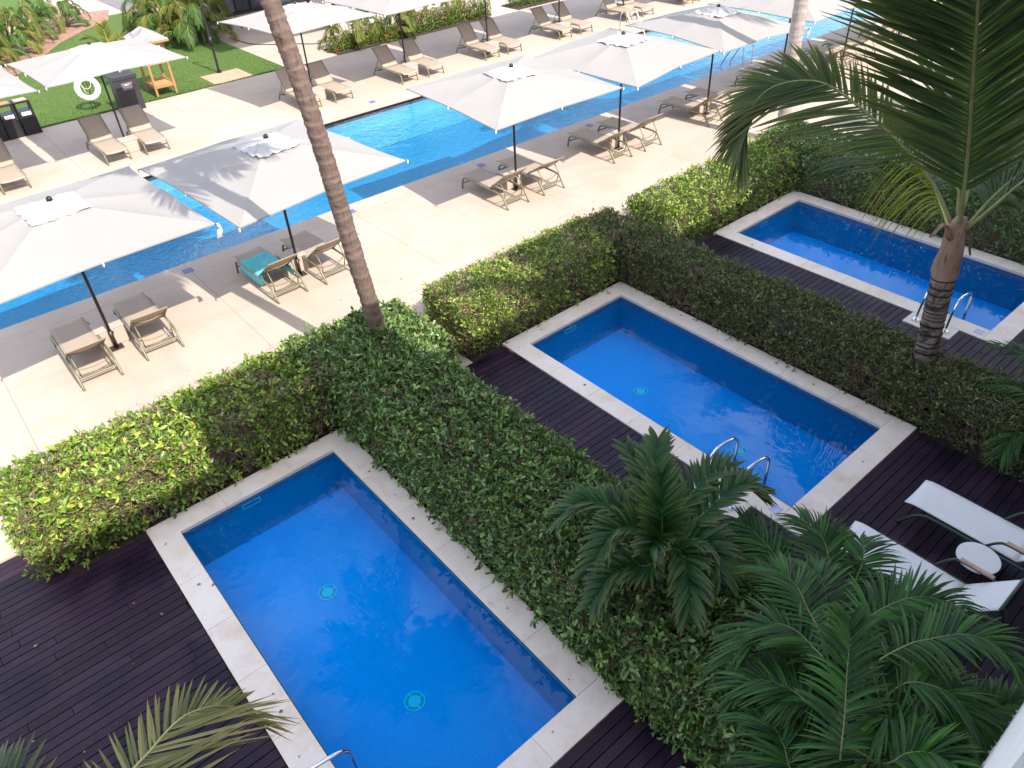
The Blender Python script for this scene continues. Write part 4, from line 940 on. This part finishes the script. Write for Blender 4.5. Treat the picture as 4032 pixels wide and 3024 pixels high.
spots = [(0, 7.55, 26.7, 1.0, .4, 'large bushy yellow-green palm clump behind the black outdoor shower'), (0, 8.1, 25.7, .9, 1.9, 'drooping palm clump at the path corner right of the black shower'), (1, 7.5, 28.4, 1.0, 3.0, 'palm clump at the left of the group behind the towel cart'), (0, 8.6, 28.6, 1.1, 5.0, 'palm clump at the back of the group behind the black shower'),
 (0, -1.9, 25.5, .85, 2.2, 'bushy palm at the top left corner beyond the lawn'), (1, -.5, 26.5, .9, .8, 'yellow-leaved palm beside the lawn edge at the left'), (0, .6, 28.6, .75, 4.1, 'palm with dark stems in the red mulch beyond the lawn'), (1, 1.9, 30.6, .9, 1.1, 'palm in the middle of the mulch bed beyond the lawn'), (0, 3.0, 32.8, .75, 3.6, 'palm at the far right part of the mulch bed'), (1, 4.9, 33.9, .8, 5.5, 'dark small palm at the end of the mulch bed'), (0, -1.2, 28.4, 1.1, 1.5, 'palm at the back of the mulch bed at the top left'), (0, .6, 31.5, 1.1, 2.8, 'palm farthest back at the top left')]
gu = set()
for i, x, y, s, a, lab in spots:
    o = gp[i] if i not in gu else copy_tree(gp[i]); gu.add(i); o.location = (x, y, 0); o.rotation_euler = (0, 0, a); o.scale = (s, s, s); tag(o, lab, 'palm tree', 'yellow-green palms in the garden beds')
bp = garden_palm(1.7, 1.05, 10, ['areca_yellow', 'shrub_palm'], .38, 31)
for n_, (x, y, s, a, lab) in enumerate([(12.2, 20.1, .85, 0, 'small palm at the left end of the flower bed'), (13.9, 20.2, .95, 2, 'small palm in the flower bed left of the near pole'), (15.1, 20.5, .9, 4, 'small palm in the middle of the flower bed'), (18.0, 20.9, 1.0, 1, 'small palm behind the right end of the flower bed')]):
    o = bp if n_ == 0 else copy_tree(bp); o.location = (x, y, 0); o.rotation_euler = (0, 0, a); o.scale = (s,) * 3; tag(o, lab, 'palm tree', 'small palms in the flower bed')
random.seed(77)
def shrub(loc, r, h, label, flowers=14):
    t = empty('flowering_shrub', loc, 0, label, 'shrub', 'red-flowered shrubs in the beds by the far deck'); n = 900
    u = rng.normal(size=(n, 3)); u /= np.linalg.norm(u, axis=1)[:, None]; u[:, 2] = np.abs(u[:, 2]); rad = rng.uniform(.55, 1.05, n)[:, None]
    P = u * rad * np.array([r, r * .8, h]); leaf_mesh('foliage', P, u, .085, MT['shrub'], t)
    m = MB()
    for _ in range(7):
        a = random.uniform(0, 6.28); m.tube([(0, 0, 0), (math.cos(a) * r * .4, math.sin(a) * r * .4, h * .5), (math.cos(a) * r * .7, math.sin(a) * r * .7, h * .85)], [.015, .011, .006], 5)
    m.build('stem', MT['twig'], t)
    k = rng.integers(0, n, flowers)
    for i in k:
        if rad[i] < .8: continue
        leaf_mesh('flower', P[i] * 1.04 + rng.normal(0, .022, (14, 3)), np.repeat(u[i][None], 14, 0), .035, MT['flower'], t, asp=.8)
for k in range(15):
    x = 11.25 + k * .52; shrub((x, 19.62 + random.uniform(-.12, .12), 0), random.uniform(.34, .42), random.uniform(.5, .85) if k < 7 else random.uniform(.62, .85), 'green shrub with orange-red flowers, number %s from the left in the flower bed' % ['one', 'two', 'three', 'four', 'five', 'six', 'seven', 'eight', 'nine', 'ten', 'eleven', 'twelve', 'thirteen', 'fourteen', 'fifteen'][k], 9)
for k in range(6): shrub((20.75 + k * .7, 19.95 + random.uniform(-.1, .1), 0), .45, random.uniform(.6, .8), 'leafy shrub at the top edge of the photo, number %s of the short right-hand bed' % ['one', 'two', 'three', 'four', 'five', 'six'][k], 5)
# young coconut on the lawn behind the bins
o6 = (3.85, 21.7, 0)
t = empty('coconut_palm', o6, 0, 'young palm on the lawn whose leaves rise behind the parasol by the lifebuoy', 'palm tree')
m = trunk_mesh([(0, 0, 0), (-.05, .02, .5), (-.12, .05, 1.1)], .085, .07, .09, .06, 14, .03); m.build('trunk', MT['trunk3'], t)
for a, el, ln in ((1.6, 84, .95), (.4, 40, .8), (2.6, 45, .9), (3.6, 35, .85), (5.3, 35, .8), (1.0, 20, .85), (4.4, 30, .8)):
    e = math.radians(el); d = V((math.cos(a) * math.cos(e), math.sin(a) * math.cos(e), math.sin(e))); c0 = V((-.12, .05, 1.05)); h = V((d.x, d.y, 0))
    add_frond(t, MT['areca_yellow'], MT['rachis_y'], [c0, c0 + d * ln * .5, c0 + d * ln * .85, c0 + d * ln * 1.05 + h * .1 + V((0, 0, -.12))], n=22, L=.42, wd=.05, droop=.15, a0=50, s0=.15, lift=.2)

# ------------------------------------------------------------------ things on the lawn edge
t = empty('towel_bin', (3.04, 18.72, 0), .02, 'charcoal wet towels bin at the lawn edge beside the towel cart', 'bin')
m = MB(); m.box(-.36, .36, -.27, .27, .0, .97, bev=.012); m.build('body', MT['blackbin'], t)
m = MB(); m.box(-.38, .38, -.29, .29, .972, 1.10, bev=.012); lid_ = m.build('lid', MT['blackbin'], t)
m = MB(); m.box(-.24, .24, -.06, .10, 1.1005, 1.104); m.build('slot', MT['black'], lid_)
m = MB(); m.box(-.16, .17, -.282, -.272, .66, .88); sg = m.build('sign', simple('sign_plate', (.16, .15, .16), .5), t)
def text(body, size, loc, mat, parent, rot=(PI / 2, 0, 0)):
    cu = bpy.data.curves.new('lettering', 'FONT'); cu.body = body; cu.size = size; cu.align_x = 'CENTER'; cu.align_y = 'CENTER'; cu.extrude = .0015; cu.space_line = .85
    ob = bpy.data.objects.new('lettering', cu); me = bpy.data.meshes.new_from_object(ob); bpy.data.objects.remove(ob)
    o = bpy.data.objects.new('lettering', me); C.objects.link(o); me.materials.append(mat); o.parent = parent; o.location = loc; o.rotation_euler = rot; return o
text('WET\nTOWELS', .075, (.005, -.2845, .772), MT['white'], sg)
RB = ['black recycling bin with a wood top, rightmost of the row at the left edge', 'black recycling bin with a bright white plate, in the middle of the row', 'black recycling bin cut by the left edge of the photo']
for k in range(3):
    t = empty('recycling_bin', (.03 - .47 * k, 18.80, 0), .02, RB[k], 'bin', 'black recycling bins at the lawn edge'); m = MB()
    m.box(-.22, .22, -.22, .22, 0, .70, bev=.008); m.box(-.22, -.185, -.22, .22, .702, .93); m.box(.185, .22, -.22, .22, .702, .93); m.box(-.22, .22, -.22, .22, .932, .985, bev=.008); m.build('body', MT['black'], t)
    m = MB(); m.box(-.17, .17, -.16, .16, .9862, .998, bev=.003); m.build('wood_top', MT['teak'] if k else simple('pale_top', (.5, .33, .2), .6), t)
    m = MB(); m.box(-.13, .13, -.232, -.2215, .58, .68); m.build('plate', MT['white'], t)
# lifebuoy hanging on a small stand
t = empty('lifebuoy_stand', (2.12, 19.62, 0), 0, 'thin dark post stand carrying the white lifebuoy', 'stand')
for x in (-.05, .05): MB().tube([(x, .05, 0), (x, .05, 1.12)], .010, 8).build('post', MT['bronze'], t)
MB().tube(spline([(-.05, .05, 1.1), (0, -.02, 1.15), (.05, .05, 1.1)], 10), .010, 6).build('hook', MT['bronze'], t)
t = empty('lifebuoy', (2.12, 19.55, .70), 0, 'white lifebuoy ring with a rope, hung over the lawn behind a parasol pole', 'lifebuoy')
def torus(m, R, r, M, n=40, k=14, a0=0, a1=2 * PI, closed=True):
    vs = []; N_ = n if closed else n + 1
    for i in range(N_):
        a = a0 + (a1 - a0) * i / n
        for j in range(k):
            b = 2 * PI * j / k; vs.append(M @ V(((R + r * math.cos(b)) * math.cos(a), r * math.sin(b), (R + r * math.cos(b)) * math.sin(a))))
    fs = [(i * k + j, ((i + 1) % N_) * k + j, ((i + 1) % N_) * k + (j + 1) % k, i * k + (j + 1) % k) for i in range(n if closed else n) for j in range(k)]
    m.add(vs, fs, .5, None, True)
TL = Matrix.Rotation(-.25, 4, 'X'); I4 = Matrix.Identity(4)
m = MB(); torus(m, .30, .088, TL, 48, 16); ring = m.build('ring', MT['white'], t)
for q in range(4):
    a = PI / 4 + q * PI / 2; m = MB(); torus(m, .30, .0905, TL, 4, 16, a - .07, a + .07, False); m.build('band', MT['rope'], ring)
m = MB(); m.tube([TL @ V(p) for p in spline([(-.2, -.1, .24), (-.14, -.12, .05), (-.02, -.12, -.02), (.1, -.12, .06), (.14, -.1, .2)], 20)], .009, 6); m.tube([TL @ V(p) for p in spline([(-.14, -.1, .1), (-.12, -.12, -.1), (-.06, -.12, -.16)], 12)], .009, 6); m.build('rope', MT['rope'], ring)
# towel cart with a slate roof
t = empty('towel_cart', (4.42, 19.75, 0), -.03, 'teak towel cart with a slate tiled roof on the lawn', 'cart')
for x in (-.32, .32):
    for y in (-.5, .5):
        m = MB(); m.box(x - .035, x + .035, y - .035, y + .035, .02, 1.78); m.build('leg', MT['teak'], t)
for z, nm in ((.28, 'shelf'), (1.02, 'shelf')):
    m = MB()
    for yy in (-.5, .5): m.box(-.283, .283, yy - .02, yy + .02, z, z + .09)
    for xx in (-.32, .32): m.box(xx - .02, xx + .02, -.463, .463, z, z + .09)
    for k in range(7): m.box(-.295, .295, -.45 + k * .135, -.45 + k * .135 + .115, z + .03, z + .05, val=random.random())
    m.build(nm, MT['teak'], t)
m = MB()
for k in range(5):
    y = -.36 + k * .18; m.add([(-.29, y - .09, .331), (.29, y - .09, .331), (.29, y, .40), (-.29, y, .40), (.29, y + .085, .331), (-.29, y + .085, .331)], [(0, 1, 2, 3), (3, 2, 4, 5)], .5)
m.build('slats', MT['teak'], t)
m = MB(); hx, hy = .52, .74
vs = [(-hx, -hy, 1.76), (hx, -hy, 1.76), (hx, hy, 1.76), (-hx, hy, 1.76), (0, -.25, 2.08), (0, .25, 2.08)]
m.add(vs, [(0, 1, 4), (1, 2, 5, 4), (2, 3, 5), (3, 0, 4, 5), (3, 2, 1, 0)]); rf = m.build('roof', MT['slate'], t)
m = MB()
for a, b in ((-hx, -hx + .03), (hx - .03, hx)): m.box(a, b, -hy, hy, 1.69, 1.757)
for a, b in ((-hy, -hy + .03), (hy - .03, hy)): m.box(-hx + .03, hx - .03, a, b, 1.69, 1.757)
m.build('fascia', MT['teak'], rf)
for k in range(4):
    for j in range(2):
        tw = MB(); x = -.21 + k * .14; y = -.30 + j * .45; tw.tube([(0, -.2, 0), (0, -.195, 0), (0, .195, 0), (0, .2, 0)], [.05, .062, .062, .05], 14)
        o = tw.build('rolled_towel', MT['turq']); o.location = (4.42 + x, 19.75 + y, 1.118 + .0); tag(o, 'rolled turquoise towel on the upper shelf of the slate-roofed cart', 'towel', 'rolled turquoise towels on the cart')
# outdoor shower
t = empty('outdoor_shower', (6.78, 20.48, 0), 0, 'black outdoor shower column with a curved top on the lawn', 'shower')
MB().tube(spline([(0, 0, .03), (-.0, 0, 1.2), (-.02, 0, 1.95), (0, -.02, 2.20), (.08, -.06, 2.28), (.15, -.10, 2.20), (.17, -.11, 2.05)], 40), [.045] * 20 + [.04] * 12 + [.05] * 9, 14).build('column', MT['black'], t)
m = MB(); m.disc((0, 0), .10, .012, .06, 24); m.build('base', MT['black'], t)
m = MB(); m.tube([(.0, 0, .95), (.0, 0, 1.25)], .058, 14); m.tube([(.04, -.03, 1.1), (.09, -.06, 1.1)], .012, 8); m.build('valve', MT['black'], t)
o = MB(); o.box(6.06, 7.48, 19.02, 20.49, .0, .016); o = o.build('shower_slab', MT['pink']); o['kind'] = 'structure'
t = empty('floor_drain', (6.12, 19.06, 0), 0, 'small dark floor drain at the corner of the pink shower slab', 'drain'); m = MB(); m.box(-.12, .12, -.05, .05, .017, .024, bev=.002); m.build('frame', MT['black'], t)
m = MB()
for k in range(6): m.box(-.10 + k * .035, -.085 + k * .035, -.04, .04, .0242, .027)
m.build('grate', MT['bronze'], t)
# black cable on the path
m = MB(); m.tube(spline([(9.3, 25.3, .012), (9.35, 24.2, .012), (9.5, 23.4, .012), (10.1, 22.6, .012), (10.7, 22.0, .012), (11.3, 21.3, .012), (11.9, 21.4, .012)], 40), .016, 6); tag(m.build('cable', MT['black']), 'black cable lying across the path below the pavilion', 'cable')

# pavilion with dark glazing behind the path
t = empty('pavilion', (11.6, 29.3, 0), 0, 'dark glazed pavilion at the top edge, behind the garden palms', 'building')
m = MB(); m.box(-3.2, 4.6, .25, 5.5, .0, 3.3); m.build('wall', MT['wall'], t)
m = MB(); m.box(-3.2, 4.6, -.02, .22, 0, .12); m.build('plinth', MT['bronze'], t)
for k in range(11):
    x = -3.1 + k * .74
    m = MB(); m.box(x + .03, x + .71, .10, .14, .124, 2.7); wn_ = m.build('window', MT['glass'] if k % 3 else simple('grey_glazing', (.13, .135, .15), .2), t)
    m = MB(); m.box(x - .028, x + .028, .02, .20, .122, 2.72); m.build('mullion', MT['black'], wn_)
m = MB(); m.box(-3.4, 2.0, -10.4, 5.7, 4.35, 4.6); m.build('roof', MT['wall'], t)
# curtained cabanas behind the flower bed
for k, (x, y, lab) in enumerate([(13.9, 23.4, 'white curtained cabana behind the left part of the flower bed'), (17.4, 24.4, 'white curtained cabana behind the right part of the flower bed')]):
    t = empty('cabana', (x, y, 0), 0, lab, 'cabana', 'white cabanas behind the flower bed')
    for a in (-1, 1):
        for b in (-1, 1): m = MB(); m.box(a * 1.1 - .05, a * 1.1 + .05, b * 1.1 - .05, b * 1.1 + .05, 0, 2.2); m.build('post', MT['bronze'], t)
    m = MB(); m.box(-1.2, 1.2, -1.2, 1.2, 2.202, 2.3); m.build('roof', MT['cloth'], t)
    for a in (-1, 1):
        for b0 in (-1, 0):
            m = MB(); vs = []; n = 26
            for i in range(n + 1):
                xx = a * 1.0 - a * .62 * i / n
                for z in (.03, 2.19): vs.append((xx, b0 * 1.05 + (1.05 if b0 == 0 else 0) * .9 + .05 * math.sin(i * 1.5) * (1.2 if z < 1 else .8), z))
            m.add(vs, [(2 * i, 2 * i + 2, 2 * i + 3, 2 * i + 1) for i in range(n)], .5, None, True); m.build('curtain', MT['cloth'], t)
    m = MB(); m.box(-.9, .9, -.85, .9, .12, .42, bev=.04); m.build('mattress', MT['whitesling'], t)

# ------------------------------------------------------------------ white chaises on the middle deck
def chaise(loc, label, rz=0):
    t = empty('chaise_lounge', loc, rz, label, 'lounger', 'white chaises on the dark deck'); w2 = .27
    m = MB(); vs = []; K = 9; n = 16
    for i in range(n + 1):
        q = i / n
        for j in range(K):
            u = -1 + 2 * j / (K - 1); vs.append((u * w2, -q * 1.30, .375 - .03 * (1 - u * u) - (.03 * (1 - q / .12) ** 2 if q < .12 else 0)))
    m.add(vs, [(i * K + j, (i + 1) * K + j, (i + 1) * K + j + 1, i * K + j + 1) for i in range(n) for j in range(K - 1)], .5, None, True)
    s_ = m.build('seat', MT['whitesling'], t); s_.modifiers.new('thick', 'SOLIDIFY').thickness = .014
    m = MB(); vs = []
    for i in range(9):
        q = i / 8
        for j in range(K):
            u = -1 + 2 * j / (K - 1); vs.append((u * w2, -1.30 - q * .42, .375 + q * .50 - .025 * (1 - u * u) * math.sin(PI * q)))
    m.add(vs, [(i * K + j, (i + 1) * K + j, (i + 1) * K + j + 1, i * K + j + 1) for i in range(8) for j in range(K - 1)], .5, None, True)
    b_ = m.build('backrest', MT['whitesling'], t); b_.modifiers.new('thick', 'SOLIDIFY').thickness = .014
    MB().tube([(-w2 - .01, -1.725, .88), (w2 + .01, -1.725, .88)], .016, 10).build('top_rail', MT['greenframe'], b_)
    for s in (-1, 1):
        x = s * (w2 + .035)
        MB().tube(spline([(x, -.02, .005), (x, -.14, .20), (x, -.26, .31), (x, -.42, .335), (x, -.9, .335), (x, -1.6, .335), (x, -1.72, .28), (x, -1.80, .005)], 40), .020, 10).build('side_rail', MT['greenframe'], t)
        ar = MB().tube(spline([(x, -.94, .34), (x * 1.06, -1.00, .44), (x * 1.10, -1.07, .54), (x * 1.1, -1.16, .585), (x * 1.1, -1.5, .585), (x * 1.06, -1.6, .52), (x, -1.64, .34)], 34), .016, 10).build('armrest', MT['greenframe'], t)
        m = MB(); m.box(x * 1.1 - .026, x * 1.1 + .026, -1.50, -1.14, .602, .632, bev=.008); m.build('arm_pad', MT['armwood'], ar)
    for yy in (-.42, -1.6): MB().tube([(-w2, yy, .315), (w2, yy, .315)], .014, 8).build('crossbar', MT['greenframe'], t)
chaise((3.35, -6.28, 0), 'white chaise half hidden behind areca fronds, its back raised')
chaise((4.62, -6.52, 0), 'white chaise cut by the right edge of the photo, nearer the hedge')
t = empty('side_table', (3.96, -7.53, 0), 0, 'round white side table between the two white chaises', 'side table')
m = MB(); m.disc((0, 0), .225, .485, .505, 48); m.build('top', MT['whitesling'], t)
for k in range(3):
    a = k * 2.094 + .4; MB().tube(spline([(math.cos(a) * .19, math.sin(a) * .19, .005), (math.cos(a) * .14, math.sin(a) * .14, .25), (math.cos(a) * .17, math.sin(a) * .17, .484)], 10), .013, 8).build('leg', MT['greenframe'], t)

# ------------------------------------------------------------------ the hotel behind the camera
t = empty('hotel', (0, -10.05, 0), 0, 'white hotel front whose balcony edge shows in the lower right corner', 'building')
m = MB(); m.box(-40, 60, -8, 0, -.5, 10.46); m.build('wall', MT['wall'], t)
k0 = -1.30
for k in range(-5, 8):
    xa = k0 + 6.1 * k; xb = xa + 3.12
    m = MB(); m.box(xa, xb, .003, 1.52, -.5, 10.53); w_ = m.build('projecting_bay', MT['wall'], t)
    for z in (2.72, 5.62):
        m = MB(); m.box(xb + .003, xa + 6.097, .003, 1.52, z, z + .22); s_ = m.build('balcony_slab', MT['wall'], t)
        m = MB(); m.box(xb + .003, xa + 6.097, 1.46, 1.50, z + .222, z + 1.0); m.build('railing', MT['glass'], s_)
        m = MB(); m.box(xb + .4, xa + 5.7, .003, .04, z + .25, z + 2.5); m.build('window', MT['glass'], w_)
# ------------------------------------------------------------------ fallen leaves
lv = [(-2.86, -.42), (-2.83, -1.35), (-2.7, -1.5), (-2.78, -3.3), (-2.82, -3.55), (-2.86, -4.1), (-2.72, -4.9), (-.2, -1.1), (-.16, -1.75), (-.22, -2.3), (-.1, -3.4), (-.2, -4.2), (-.3, -5.3), (-.8, -5.6),
      (3.33, -.3), (3.4, -1.8), (4.0, -.2), (6.05, -1.6), (6.0, -3.0), (6.08, -3.6), (5.98, -4.3), (5.0, -5.7), (9.2, -.9), (10.0, -.15), (11.9, -.7), (11.85, -1.9), (11.95, -2.6), (-4.35, .45), (-4.1, .25), (-4.6, -.9), (-4.9, -2.1), (-4.5, -2.6), (-3.5, -1.1), (-3.8, -1.9), (-3.3, -1.5), (.6, -7.6), (1.0, -8.0),
      (-.2, 2.9), (.9, 2.4), (1.9, 3.3), (2.4, 2.9), (3.2, 3.1), (2.9, 2.3), (5.6, 2.6), (6.7, 2.4), (8.4, 2.9), (9.4, 3.1), (4.9, 3.4), (-2.4, 2.7), (-1.2, 3.1), (9.9, 2.3), (7.2, 1.9)]
grn = simple('fallen_green_leaf', (.09, .13, .03), .6, 0, .2)
for i, (x, y) in enumerate(lv):
    m = MB(); L = random.uniform(.022, .06); W = L * random.uniform(.2, .4)
    m.add([(0, 0, .004), (L * .4, W, .012), (L * .8, W * .8, .014), (L, 0, .006), (L * .8, -W * .8, .012), (L * .4, -W, .010)], [(0, 3, 2, 1), (0, 5, 4, 3)])
    o = m.build('fallen_leaf', MT['dry'] if random.random() < .6 else grn); o.location = (x, y, .014 if y < 0 else .002); o.rotation_euler = (0, 0, random.uniform(0, 6.28))
    tag(o, 'small fallen leaf lying on the stone edge or paving', 'leaf', 'fallen leaves on the paving')
